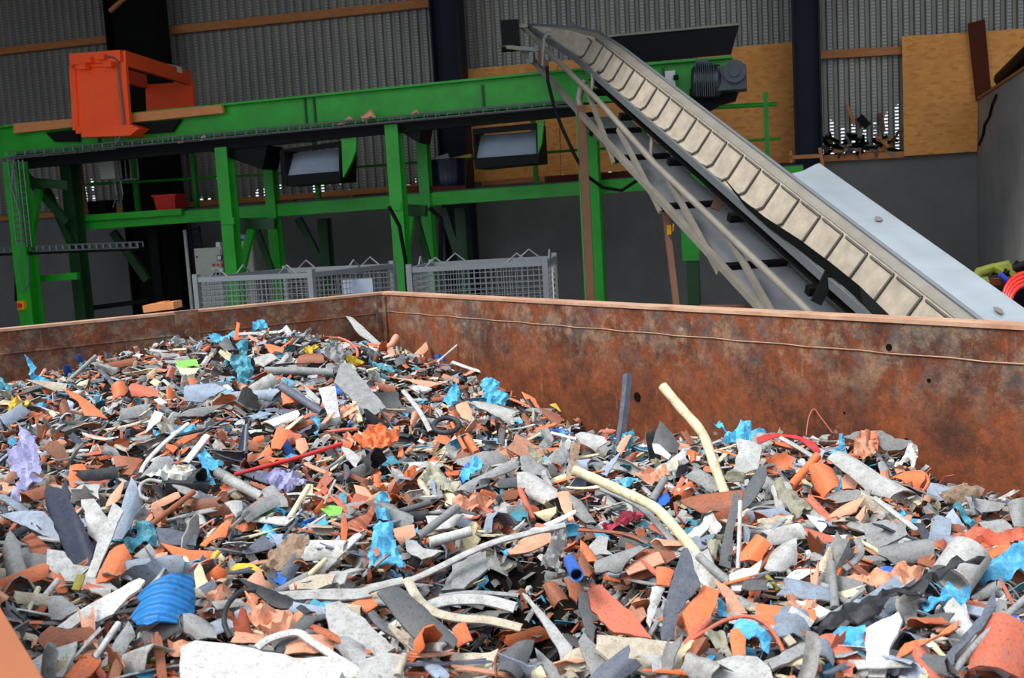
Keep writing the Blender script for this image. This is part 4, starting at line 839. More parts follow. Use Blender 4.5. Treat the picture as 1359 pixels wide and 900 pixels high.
SH = '''
A|f|v|105,35 195,75 225,265 175,300 245,290 160,360 100,440 55,400 120,345 95,290 60,285 40,165 100,150|violet translucent ribbed film scrap at the heap's far left
A|n|nv|240,300 320,330 350,290 380,420 500,660 470,740 390,760 330,650 250,460 230,360|long dark navy half pipe, glossy, left of the pale board
A|s|gb|5,505 230,475 310,560 340,655 210,600 100,550|bluish grey pointed wedge left of the navy half pipe
A|p|gl|600,430 655,470 480,890 430,890|long pale grey board slanting beside the orange cylinder shard
A|h|gb|690,320 755,460 640,660 580,660 640,480|bluish grey pipe length right of the long pale board
A|h|o|580,690 660,690 715,750 640,840 560,890 495,890|bright orange cylinder shard right of the long pale board
A|s|g|650,755 720,800 700,850 640,830|small grey shard lying on the orange cylinder shard
A|h|g|60,600 110,650 170,890 130,925 50,895 10,700|thick grey pipe shard standing at the left edge
A|s|obr|110,640 170,600 270,670 240,800 200,780 150,660|ribbed brown pipe shard below the bluish wedge
A|p|gl|250,680 340,690 390,760 480,770 400,850 300,840 240,820|pale spotted panel below the navy half pipe
A|s|gl|430,420 500,420 560,500 590,540 520,650 470,600|pale shard between navy half pipe and long board
A|s|o|1060,660 1180,540 1220,540 1200,610 1120,640 1090,670|orange shard bent upward above the torn orange strip
A|s|o|850,650 900,660 1000,690 1130,690 1120,730 1000,745 930,720|torn wavy orange strip below the slate striped piece
A|s|sl|830,570 900,570 1050,610 1040,665 850,650 825,610|dark slate striped piece right of the teal film
A|f|bt|720,560 800,540 830,600 830,660 760,660 700,710 650,690 660,640 720,620|glossy teal film clump left of the slate striped piece
A|p|y|1220,780 1260,750 1340,755 1400,790 1280,790 1225,795|yellow oval strip at the left of the brown fibre tuft
A|c|w|770,270 900,225 1070,240 1040,290 1030,350 980,370 920,310 820,290|white torn crumpled piece left of the blue film scrap
A|f|b|1050,190 1090,160 1130,190 1190,220 1150,260 1110,290 1150,350 1110,360 1060,310 1030,320 1035,280 1075,240|crinkled sky blue film scrap left of the red rod
A|s|o|370,240 440,235 490,300 450,330 380,365 360,300|orange square shard above the navy half pipe
A|s|ob|600,190 700,200 760,200 700,300 640,290|rust brown shard in the hollow above the orange wedge
A|f|b|810,40 860,60 930,50 960,20 1030,30 1030,70 930,90 830,75|flat blue film scrap beside the white curved strip
A|s|o|880,115 930,130 945,140 920,165 880,140|small orange shard right of the white curved strip
A|n|nv|1290,10 1320,0 1310,240 1270,200 1265,130|upright dark navy blade left of the orange shards
A|s|gl|1190,430 1280,420 1290,460 1270,530 1230,480|pale teardrop shard below the grey pipe length
A|s|g|735,310 930,220 900,190 830,190 770,270|grey disc half behind the white torn piece
A|s|op|560,460 580,400 660,310 640,400 600,440|pale orange wedge left of the grey crumpled pipe
A|s|gl|390,380 440,340 530,330 530,420 480,390 400,400|pale crumpled strip right of navy half pipe top
A|s|gb|870,840 900,720 945,750 900,830|bluish white shard right of the orange cylinder shard
A|s|g|710,715 790,650 830,700 820,740 720,790 700,770|grey shard leaning on the teal film clump
A|s|op|740,790 800,770 830,700 890,700 870,770 820,800|pale orange shard right of the orange cylinder shard
A|s|ol|410,810 450,815 440,860 420,900 380,890|olive yellow hook on the pale spotted panel
A|s|cr|1030,800 1060,750 1110,860 1080,895 1040,880|cream wedge above the ribbed blue pipe
B|h|bu|720,475 850,460 920,440 1030,410 1045,500 1030,590 970,620 950,670 800,710 740,680 690,580 760,540|bright blue corrugated pipe shard near the lower left
B|p|w|300,630 420,540 740,370 770,385 740,430 680,470 600,560 520,600 430,600 370,645|white torn profile left of the corrugated blue pipe
B|h|g|975,590 1060,585 1130,620 1155,720 1050,710 975,660|rounded grey shard right of the corrugated blue pipe
B|b|ol|545,870 600,820 700,770 880,760 885,800 760,830 690,880 600,890|olive green fibrous mat at the bottom edge
B|c|op|890,700 980,690 1050,720 1020,760 960,800 890,790|crumpled pale orange piece below the corrugated blue pipe
B|s|o|340,895 460,770 490,800 540,820 480,895 420,930|orange shard at the bottom edge, lower left
B|p|gl|140,830 270,750 410,710 400,770 330,895 150,895|broad pale grey panel at the bottom left corner
B|s|ob|270,620 330,655 480,640 540,680 420,720 330,740 240,760 200,720|brown torn panel above the broad pale grey panel
B|s|g|530,860 620,690 680,600 720,680 640,790 570,840|grey shard left of the olive fibrous mat
B|s|g|250,480 330,470 430,540 330,600 270,590|grey box-like shard left of the white torn profile
B|c|op|1050,560 1120,440 1230,420 1180,540 1100,600|crumpled pale orange scrap inside the black hose arc
P|p|w|240,862 260,853 310,858 390,876 455,874 480,890 484,930 240,930|broad white panel along the bottom left edge
Q|c|o|650,95 690,85 760,50 800,15 860,40 930,45 910,110 850,140 780,165 700,115|orange ridged crumpled sheet right of the red rod
Q|s|o|240,110 270,40 300,30 330,80 290,150 240,150|orange folded shard above the red rod
Q|s|op|370,100 420,90 440,140 400,180 370,140|pale orange shard above the middle of the red rod
Q|s|o|160,200 230,120 250,160 200,215|orange wedge above the left part of the red rod
Q|f|b|790,400 860,375 870,430 850,470 895,520 860,545 800,520 780,450|crumpled blue film scrap in the middle of the heap
Q|f|b|780,560 880,560 900,650 955,780 750,785 750,700 775,650|fan shaped crinkled blue film scrap below the crumpled one
Q|s|op|880,570 1000,550 1010,610 930,660 900,620|pale orange leaf shard right of the fan shaped film
Q|s|gn|500,470 550,445 620,460 610,500 560,515|light green shard left of the crumpled blue film
Q|s|obr|640,560 650,530 740,500 780,440 790,480 740,570 690,590|ribbed orange shard left of the crumpled blue film
Q|s|o|610,530 625,480 650,560 630,690 610,650|upright narrow orange shard below the light green shard
Q|s|g|630,440 735,425 730,450 650,500|grey shard above the ribbed orange shard
Q|s|op|680,340 740,350 780,400 740,430 700,410|pink orange shard left of the blue film's top
Q|c|v|190,290 250,260 380,280 430,340 330,370 250,350|purple grey crumpled film below the red rod
Q|s|g|190,370 250,340 320,410 330,460 240,460|grey bowl shard below the purple crumpled film
Q|b|hb|210,830 220,700 330,640 380,600 450,640 430,700 330,780 260,830|brown fibrous brush-like tuft in the left foreground
Q|s|sl|90,710 200,600 240,650 270,660 180,700 120,715|dark slate wedge left of the brown fibre tuft
Q|s|gb|230,600 370,600 320,650 270,670|light blue shard behind the brown fibre tuft
Q|p|be|330,860 480,810 580,810 560,860 480,890 340,895|tan flat panel below the brown fibre tuft
Q|s|gl|945,620 1010,640 1050,680 1160,690 1100,720 1040,730 960,690|curved white and grey shard right of the fan shaped film
Q|b|h|1030,200 1100,260 1250,340 1200,390 1100,350 1020,310 1060,270|grey fibrous offcut right of the ridged orange sheet
Q|p|gl|1060,500 1260,490 1200,560 1080,580|pale panel under the grey slanting stick
Q|p|g|1140,895 1220,760 1340,690 1380,700 1359,800 1260,895|grey spotted board at the end of the long pale strip
Q|f|bb|1230,320 1260,240 1330,200 1370,240 1290,290 1270,330|blue scrap beside the large curved grey shard
Q|c|o|930,340 960,260 1030,250 1000,300 1050,350|orange knobbly crumpled scrap below the ridged orange sheet
Q|s|ob|600,260 740,300 730,330 640,290|brown plank shard below the ridged orange sheet
Q|s|gl|610,130 720,190 690,250 640,200|pale shard left of the ridged orange sheet's base
Q|s|op|100,850 180,780 210,850 160,880|orange wedge left of the brown fibre tuft
Q|s|gb|490,730 600,600 610,640 540,710|light blue wedge right of the brown fibre tuft
Q|s|bt|600,380 640,380 640,440 600,450|small teal shard beside the ribbed orange shard
Q|f|b|240,440 320,470 310,510 250,480|small blue film scrap below the grey bowl shard
Q|s|gn|130,460 200,440 260,480 200,500|dull green shard left of the small blue film
D|h|g|20,390 100,310 250,240 340,215 340,260 230,310 150,330 110,385|large curved grey shard in the middle of the heap
D|s|gd|230,310 350,290 345,350 250,355|dark grey shard lying on the large curved grey shard
D|h|gl|345,310 440,280 490,330 560,370 560,440 480,450 400,410 350,370|broad pale pipe shard left of the cream hose end
D|s|g|360,190 400,180 500,250 530,310 420,280 365,250|grey leaf shard above the broad pale pipe shard
D|h|cr|430,490 550,460 550,500 510,535 450,520|pale bowl shard below the broad pale pipe shard
D|s|op|550,380 620,370 640,480 660,570 620,530|long pale orange triangle below the cream hose end
D|h|g|625,400 690,430 770,550 720,555 640,490|curved grey shard beside the pale orange triangle
D|c|pk|780,550 860,530 890,500 1000,460 1040,470 980,515 890,560 830,575|crimson crumpled scrap beneath the cream hose
D|s|gl|725,660 780,615 830,620 820,690 860,710 750,720|pale shard with a dark hole right of the blue tube
D|h|o|680,640 740,680 780,760 720,750 680,700|orange shard right above the blue tube
D|h|ob|660,770 690,700 750,800 730,840 690,830|brown orange shard right of the blue tube
D|h|g|760,740 1000,680 1030,710 950,760 900,810 770,830|grey brown curved board right of the blue tube
D|s|op|915,790 1000,720 1100,695 1130,750 1020,790 940,820|pale orange shard right of the grey brown board
D|s|o|1085,770 1180,790 1150,880 1085,870|orange square shard left of the tall slate blade
D|s|ob|920,640 1000,680 1180,690 1190,730 1130,760 1040,700 920,700|dark orange shard beneath the cream hose
D|s|op|290,700 400,600 520,600 530,640 400,700 310,715|salmon pink leaf shard above the dark hollow
D|c|g|470,760 520,640 600,570 610,640 560,720 600,800 500,800|crumpled grey sheet left of the blue tube
D|p|g|0,760 180,690 190,780 60,890 0,890|worn grey board left of the dark hollow
D|f|b|260,690 360,630 320,680 280,705|blue film sliver beside the salmon leaf shard
D|f|b|840,310 900,300 980,290 990,320 920,340|blue film scrap above the cream hose
D|f|bt|905,60 960,35 970,60 950,120 900,150 850,165 850,140 900,110|teal blue ribbed film scrap at the foot of the dark upright rod
D|s|gd|1060,120 1100,0 1150,50 1210,120 1190,170 1080,165|dark grey triangular sheet against the container wall
D|s|w|1065,120 1100,120 1165,180 1150,205 1075,165|white chunk in front of the dark triangular sheet
D|h|gl|650,100 720,60 800,90 820,140 760,165 680,130|pale bowl shaped shard left of the dark upright rod
D|f|bb|480,50 530,30 600,40 640,70 560,60 490,65|royal blue scrap behind the white narrow strip
D|s|gb|770,270 830,220 900,160 850,250 820,290|grey spear shard below the teal blue ribbed scrap
D|c|op|960,290 1040,250 1140,240 1150,290 1060,330 1000,310|peach crumpled scrap between the two cream hoses
D|b|hb|630,100 680,120 670,210 620,200|brown fibrous scrap above the cream hose end
D|b|h|400,145 450,150 500,230 470,240 430,200|cream fibrous scrap left of the brown fibrous scrap
D|f|b|40,300 90,210 160,210 160,250 100,290 60,330|folded blue film left of the large curved grey shard
D|c|op|0,400 180,400 240,450 100,470 0,440|squashed orange lump below the large curved grey shard
X|h|ob|25,470 120,420 280,410 350,405 350,460 260,550 120,520 40,490|brown orange bowl shard with dirt on it
X|p|gd|290,380 330,375 290,600 280,780 215,760 240,620 270,480|tall dark grey blade left of the white upright stick
X|p|w|45,600 130,530 165,560 95,640|white block between the cream hose and grey blade
X|b|h|160,620 240,600 210,700 200,750 150,720|dirty grey fibrous lump left of the tall dark blade
X|s|gd|345,370 430,240 480,240 450,340 380,450 340,480|dark folded shard right of the upright cream hose
X|s|gl|310,100 450,130 420,260 360,290 290,270 320,180|pale grey cloth-like sheet right of the upright cream hose
X|b|h|240,290 290,270 360,290 350,325 270,325|cream fibrous edge below the pale cloth-like sheet
X|f|b|190,20 220,5 250,50 290,70 330,0 380,10 390,50 440,40 470,60 400,110 240,115 260,60|torn blue film behind the red cloth
X|s|r|415,90 450,75 530,60 640,75 720,110 760,160 730,170 690,140 640,100 540,80 460,110 420,120|bright red cloth strip by the far container wall
X|h|o|690,250 820,250 860,320 850,370 770,420 720,340|broad bright orange pipe shard on the right half
X|s|op|865,300 910,265 970,300 940,360 870,365|small pale orange shard right of the bright orange pipe shard
X|h|gl|800,230 870,185 930,190 1080,310 1260,380 1130,440 1030,400 950,340 880,290|very large pale half pipe on the right half
X|f|b|800,160 850,140 855,70 875,70 890,130 900,170 850,190|upright blue film scrap right of the red cloth
X|c|op|930,100 970,60 1020,70 1050,170 980,210 930,170|tan crumpled scrap behind the very large half pipe
X|s|o|1025,50 1050,50 1065,110 1060,160 1020,90|upright orange sliver beside the tan crumpled scrap
X|p|g|870,80 950,50 1080,45 1150,90 1290,105 1180,150 1090,150 1060,120 940,100|long grey sheet leaning on the far container wall
X|c|w|1130,240 1200,180 1220,110 1270,130 1275,190 1240,260 1230,200 1180,235|white crumpled sheet by the far container wall
X|s|g|1060,220 1090,210 1140,290 1080,285|grey triangle left of the white crumpled sheet
X|h|o|1150,330 1200,290 1290,280 1310,330 1270,370|orange round pipe shard below the white crumpled sheet
X|s|g|770,430 850,365 1030,370 1020,400 900,430 840,440|grey folded sheet below the bright orange pipe shard
X|h|op|800,535 880,440 1000,430 950,490 860,530|pale orange curved shard below the grey folded sheet
X|h|op|910,540 1000,450 990,510 945,570|pale orange pointed shard under the very large half pipe
X|b|h|500,320 540,315 600,380 720,430 690,490 640,530 590,480 530,400|cream bristly brush left of the bright orange pipe shard
X|c|ro|510,500 590,490 680,540 640,570 510,560|rough terracotta lump below the cream brush
X|s|w|680,500 780,520 790,560 760,590 700,530|white hooked shard below the cream brush
X|s|w|710,605 820,605 900,600 880,635 800,630|flat white sliver below the pale orange curved shard
X|h|o|335,690 420,610 500,660 440,750 345,770|orange half pipe shard above the white jagged sheet
X|s|ob|500,660 520,690 430,800 440,750|brown edge shard right of the orange half pipe shard
X|p|w|270,810 340,780 380,780 445,735 420,810 330,899 290,899|white jagged sheet below the orange half pipe shard
X|h|gl|450,800 510,680 620,650 630,760 540,820 480,830|grey cracked shell shard right of the white jagged sheet
X|s|o|880,700 950,660 960,700 920,750|orange shard inside the grey curl
X|p|g|980,540 1100,520 1200,560 1220,600 1050,680 1000,640|grey dented sheet below the very large half pipe
X|h|g|1060,700 1200,640 1359,650 1359,740 1150,770 1060,740|grey mound shard above the royal blue oval
X|c|op|860,850 1000,800 1200,760 1310,790 1200,890 870,899|pinkish grey lumpy sheet below the royal blue oval
X|s|ob|1280,680 1370,690 1359,790 1270,750|dark brown square shard right of the royal blue oval
X|s|bb|1040,785 1090,765 1140,775 1130,810 1060,825 1040,810|royal blue oval disc on the right half
X|f|gb|610,620 660,580 680,590 640,620|pale blue shred below the rough terracotta lump
X|s|gl|620,850 760,860 860,890 780,910 620,899|pale bent bracket below the grey cracked shell
G|c|ro|790,280 860,240 960,225 1200,230 1200,280 1000,320 900,345 800,310|salmon red crumpled pipe at the right edge
G|b|k|190,700 300,600 420,540 560,500 650,490 760,420 870,360 1000,350 900,390 750,470 690,540 560,560 480,620 300,700|long black hairy rubber strip in the right foreground
G|f|b|700,560 790,550 830,480 880,510 940,500 920,560 890,640 830,590 720,620|crinkled light blue scrap before the white pipe ring
G|f|b|940,410 1100,320 1200,250 1200,390 1090,450 980,490 960,450|large blue ragged film at the right edge
G|f|b|300,690 450,670 440,800 300,800 220,770|stacked blue film layers in the right foreground
G|p|w|450,670 600,600 620,640 560,760 540,899 460,899|long white bent panel right of the stacked blue film
G|s|o|545,870 630,740 740,730 880,645 870,680 680,770 570,850|long orange curved board right of the white bent panel
G|h|ro|940,790 1000,700 1060,675 1200,715 1200,930 930,930|large terracotta pipe dome at the bottom right corner
G|s|sl|780,899 820,790 980,620 1040,500 1050,570 980,680 860,800 830,899|twisted slate ribbon left of the terracotta pipe dome
G|c|op|70,510 180,520 260,590 200,600 100,570|shredded pale orange scrap above the flat orange board
G|p|g|0,820 150,740 210,770 20,860|grey slat across the stacked blue film's left end
G|s|o|150,860 240,800 250,870|small orange corner shard below the stacked blue film
G|s|gd|660,660 740,620 860,610 800,700|dark shard below the crinkled light blue scrap
G|b|hb|780,60 900,0 1000,40 960,90 820,110|brown fibrous scrap near the far wall at right
G|f|bt|850,110 880,90 930,160 960,180 950,220 910,200|teal torn film above the salmon crumpled pipe
G|s|gb|800,180 850,130 920,230 820,250|light grey fin left of the teal torn film
G|s|g|900,70 1000,90 1090,110 1060,140 940,150|broad grey scrap right of the teal torn film
G|h|g|1100,100 1200,80 1200,220 1130,220 1110,150|grey curved shard at the right edge by the far wall
G|s|g|970,190 1080,170 1130,220 1000,240|grey blunt shard behind the salmon crumpled pipe
G|f|bb|700,830 760,825 800,860 720,860|small royal blue scrap at the bottom right
G|s|gl|130,480 250,460 350,500 280,530 180,510|pale bent bracket above the black hairy strip
G|s|w|90,440 200,400 250,410 200,420 130,460|white curved sliver above the pale bent bracket
Z|p|ro|0,430 60,410 260,580 340,690 140,660 20,540|long red orange plank in the foreground hollow
Z|p|be|50,670 510,715 600,850 320,885 160,850 40,750|big beige spotted board in the centre foreground
Z|p|sl|500,215 530,210 600,400 560,460 480,560 460,700 390,700 400,540 460,330|tall slate blue blade in the foreground
Z|s|gl|340,420 410,420 330,640 310,600|narrow pale shard left of the tall slate blade
Z|p|o|500,555 620,410 700,440 650,590 600,720 540,680|orange panel with a fungus-like lump on it
Z|f|b|690,500 730,490 760,600 700,580|narrow blue film right of the lumpy orange panel
Z|f|b|800,590 900,590 910,640 970,670 960,780 930,770 910,700 840,690 760,640|blue ragged film under the terracotta hose arc
Z|s|o|760,650 800,640 840,690 840,780 770,790 755,700|orange tongue shard under the terracotta hose arc
Z|s|gl|600,850 700,820 800,780 900,790 970,860 990,925 660,925|large pale grey sheet at the bottom centre right
Z|s|o|890,510 1010,520 1210,540 1215,600 1150,640 1000,640 890,600|broad flat orange board right of the hose arc
Z|s|w|930,620 1160,640 1100,675 1000,680|white sliver under the broad flat orange board
Z|b|h|620,680 720,640 770,790 740,800|grey frayed scrap under the hose arc
Z|s|gd|570,750 650,740 740,800 700,820|dark strip left of the grey frayed scrap
Z|p|be|1030,680 1070,665 1110,710 1070,730|pale wood block right of the hose arc
Z|s|op|660,370 760,430 800,480 720,470|peach shard left of the white jagged sheet's tip
Z|s|op|730,480 790,470 850,560 740,580|peach shard with a dark knot above the hose arc
V|s|gl|370,460 400,470 520,600 640,740 610,800 580,830 570,780 480,620|long pale spike in the foreground hollow
V|h|ob|480,420 560,400 620,490 540,530|coppery curved shard at the hollow's edge
V|h|ob|590,390 700,420 660,530 620,490|brown curved shard beside the coppery curved shard
V|s|gd|680,440 720,450 750,620 750,740 720,680 670,520|dark upright shard left of the red orange plank
V|s|g|670,720 700,670 860,850 860,899 740,899|grey brown shard left of the big beige board
V|s|be|570,850 620,770 680,750 730,860 640,885|tan six-sided shard below the long pale spike
V|n|be|0,760 100,720 240,715 200,800 190,925 0,925|round spotted beige sheet at the bottom, left of the dark disc
V|h|gd|240,899 250,780 330,750 430,740 400,830 350,925|dark grey disc shard at the bottom edge
V|s|g|440,745 550,830 585,915 520,915 470,850|grey wedge at the bottom edge left of the tan shard
V|s|cr|390,899 470,835 510,925 400,925|cream triangle at the bottom edge
I|p|gl|525,510 600,495 740,590 790,650 900,740 830,790 740,800 600,720 545,640|large weathered grey shard in the left centre foreground
I|s|gl|700,830 850,770 930,790 950,925 720,925|pale grey shard below the large weathered one
I|s|gd|800,460 920,420 1040,510 1230,700 1210,760 1110,790 960,650 880,560|dark rubber-like sheet right of the weathered grey shard
I|c|op|110,570 260,500 350,550 430,640 370,660 230,680 170,640|crumpled ridged peach sheet above the white bent strip
I|s|k|50,370 160,410 330,470 480,560 400,560 250,520|black pointed shard above the ridged peach sheet
I|s|o|80,580 130,450 170,480 150,560|orange sliver left of the ridged peach sheet
I|s|o|180,430 250,520 200,550|small orange triangle above the ridged peach sheet
I|s|o|660,510 770,470 805,520 740,555|orange shard right of the weathered grey shard's top
I|s|o|1200,640 1270,610 1310,700 1230,745|deep orange shard below the silvery bag edge
J|f|b|740,30 800,25 830,70 740,80|blue film scrap topping the heap
J|s|o|640,120 655,30 675,40 665,110 690,120 630,135|upright orange stub left of the topmost blue film
J|f|b|505,95 600,105 570,155 530,140|blue film flap at the heap's top left
J|s|gd|560,150 610,110 650,180 600,190|dark grey shard beside the top left blue flap
J|f|bt|650,150 720,120 710,200 750,290 700,370 670,360 660,310 620,250 630,210 670,210|tall teal foam-like scrap near the heap's top
J|s|gn|330,250 440,225 460,280 430,270 350,280|lime green plastic flake near the heap's top left
J|s|cr|330,262 350,280 460,280 440,310 370,325|cream bag scrap under the lime green flake
J|h|o|-10,370 60,360 80,400 60,440 0,450|orange rounded shard left of the salmon half pipe
J|h|ro|85,400 130,360 250,410 240,450 100,430|salmon half pipe on the upper left slope
J|h|gb|385,430 470,365 610,440 480,490 385,490|grey cone shaped shard on the upper left slope
J|s|g|320,540 400,495 600,470 480,530|grey sheet below the grey cone shaped shard
J|h|gb|570,410 900,390 900,410 840,445 600,450|long light pipe shard right of the grey cone
J|h|o|890,400 940,400 980,460 950,480 900,470|orange rounded stub at the end of the light pipe shard
J|h|ob|985,270 1000,240 1080,200 1130,240 1130,265|terracotta pot-like shard near the heap's top
J|s|o|395,330 440,330 440,430 415,430|upright orange flake above the grey cone
J|c|g|1080,190 1220,150 1230,260 1130,230|grey crumpled sheet right of the pot-like shard
J|s|gl|1180,330 1230,240 1290,340 1290,420 1200,380|pale grey ragged sheet below the grey crumpled sheet
J|c|y|1010,200 1030,150 1110,165 1040,210|yellow crumpled scrap near the heap's top
J|c|y|1240,210 1330,240 1320,260 1250,250|second yellow scrap, right of the grey crumpled sheet
J|s|gl|750,230 830,195 880,230 800,270 760,260|pale shard right of the tall teal scrap
J|s|o|800,150 840,200 860,190 900,200 910,170 850,155|orange flakes pair just under the topmost blue film
J|h|w|800,580 980,500 1000,540 980,560 860,600|white broad pipe shard above the folded orange shard
J|s|gl|50,490 200,490 200,550 80,570 30,560|grey pipe shard on the left slope below the salmon half pipe
J|s|w|180,600 220,500 270,520 250,560 170,630|white glossy shard left of the flat blue film
J|f|bb|1145,375 1180,370 1245,400 1200,415|royal blue film sliver on the upper slope
J|p|gl|1090,380 1180,370 1210,560 1140,530|pale board below the royal blue sliver
J|s|op|1250,400 1350,430 1340,480 1290,460|peach block on the upper slope
J|c|op|1190,480 1290,460 1330,560 1270,560 1200,510|knobbly peach scrap below the peach block
J|f|b|1040,520 1100,540 1095,640 1070,620|narrow blue film above the red rod's right end
J|s|w|1015,365 1100,440 1095,470 1030,420|white wedge right of the light pipe shard
J|s|o|280,680 340,690 300,720|tiny orange flake by the white curved strip
J|c|g|290,130 350,95 395,150 310,150|grey crumpled foil against the left container wall
T|f|b|130,400 190,460 180,500 270,530 200,580 150,500 160,480|blue film sticking up at the left container wall
T|s|o|320,580 400,600 470,650 560,735 440,710 400,640|large orange fin on the far left slope
T|s|be|130,530 350,545 340,590 290,590|beige wedge below the upright blue film
T|f|bt|-10,510 60,560 60,590 -10,590|teal scrap at the left picture edge
T|c|y|60,620 100,640 160,640 110,720 50,730 40,680|yellow crumpled film at the far left
T|h|g|630,680 790,680 740,730 620,760|grey pipe shard left of the white glossy shard
T|s|ob|540,440 700,410 690,450 560,470|brown orange crumbs against the left container wall
L|s|gl|620,195 660,205 720,260 810,345 770,345 690,290|pale torn strip standing in the container corner
L|s|op|975,390 1040,330 1050,370 1020,400|pink cone shard near the container corner
L|c|gd|690,370 740,350 820,400 760,410|dark crumpled lump near the container corner
L|s|gd|870,430 930,390 930,440 890,460|dark grey flake right of the dark lump
L|s|op|880,520 1010,530 1130,550 1030,570 960,540|peach plank on the back slope
L|s|w|940,565 1000,555 1070,575 1000,595|white oval dish below the peach plank
L|n|gd|760,590 900,560 920,640 870,690 800,640|large dark grey sheet on the back slope
L|p|g|560,540 590,450 640,440 740,560 830,670 790,700 710,740 670,640|large grey torn sheet left of the dark grey sheet
L|f|b|1120,650 1150,590 1200,550 1220,600 1170,670|blue hand-like film right of the dark grey sheet
L|s|op|1190,660 1250,640 1280,690 1270,750 1220,720|peach flake below the blue hand-like film
L|f|bb|1080,400 1120,395 1140,430 1090,430|royal blue flake near the far container wall
L|s|cr|655,635 680,640 710,740 680,750|pale yellow strip on the large grey torn sheet
L|f|bt|750,430 850,450 900,490 820,480|dark teal strip on the back slope
L|c|y|620,415 720,430 710,450 640,445|yellow strip left of the dark teal strip
M|f|b|150,545 180,515 250,540 230,580 300,620 270,665 140,650 160,600|blue ribbed film by the far wall, left of the orange vane
M|f|b|240,520 290,510 290,540 250,545|small blue film flake at the far container wall
M|h|gl|110,665 230,670 370,695 320,735 300,770 250,740 130,690|white pipe shard below the blue ribbed film
M|s|ob|450,670 520,690 580,730 540,765 490,720|orange brown vane near the far container wall
M|s|ob|350,700 380,700 420,780 400,790|brown upright flake left of the orange brown vane
M|s|o|420,790 530,745 545,755 440,800|orange sliver below the orange brown vane
M|s|y|505,655 545,645 565,695|small yellow flake at the far container wall
M|s|o|360,590 430,620 460,680 400,660|orange flake right of the blue ribbed film
'''
for ln in SH.strip().splitlines():
    z, ty, col, pts, label = ln.split('|'); ox, oy, s = K[z]; px = zc_(ox, oy, s, pts)
    cu, ti, ro = PAR[ty]; big = max(q[1] for q in px) - min(q[1] for q in px)
    if big > 45: ti *= .75
    if label.startswith(('upright', 'tall', 'pale torn strip', 'blue film sticking', 'dark grey triangular')): ti = 2.2
    if 'container wall' in label or 'far wall' in label: ti = max(ti, 1.6)
    nm, cat = NM[ty]; th = .0035 if ty in 'sphn' else .0015
    if ty == 'p': th = .006
    if col in ('bu', 'obr'): ro = 0
    shard(nm, cat, col, px, label, curv=cu, tilt=ti, yawj=rng.gauss(0, .18), rough=ro, th=th, rag=1 if ty != 'f' else 2.2, lift=rng.uniform(0, .012))
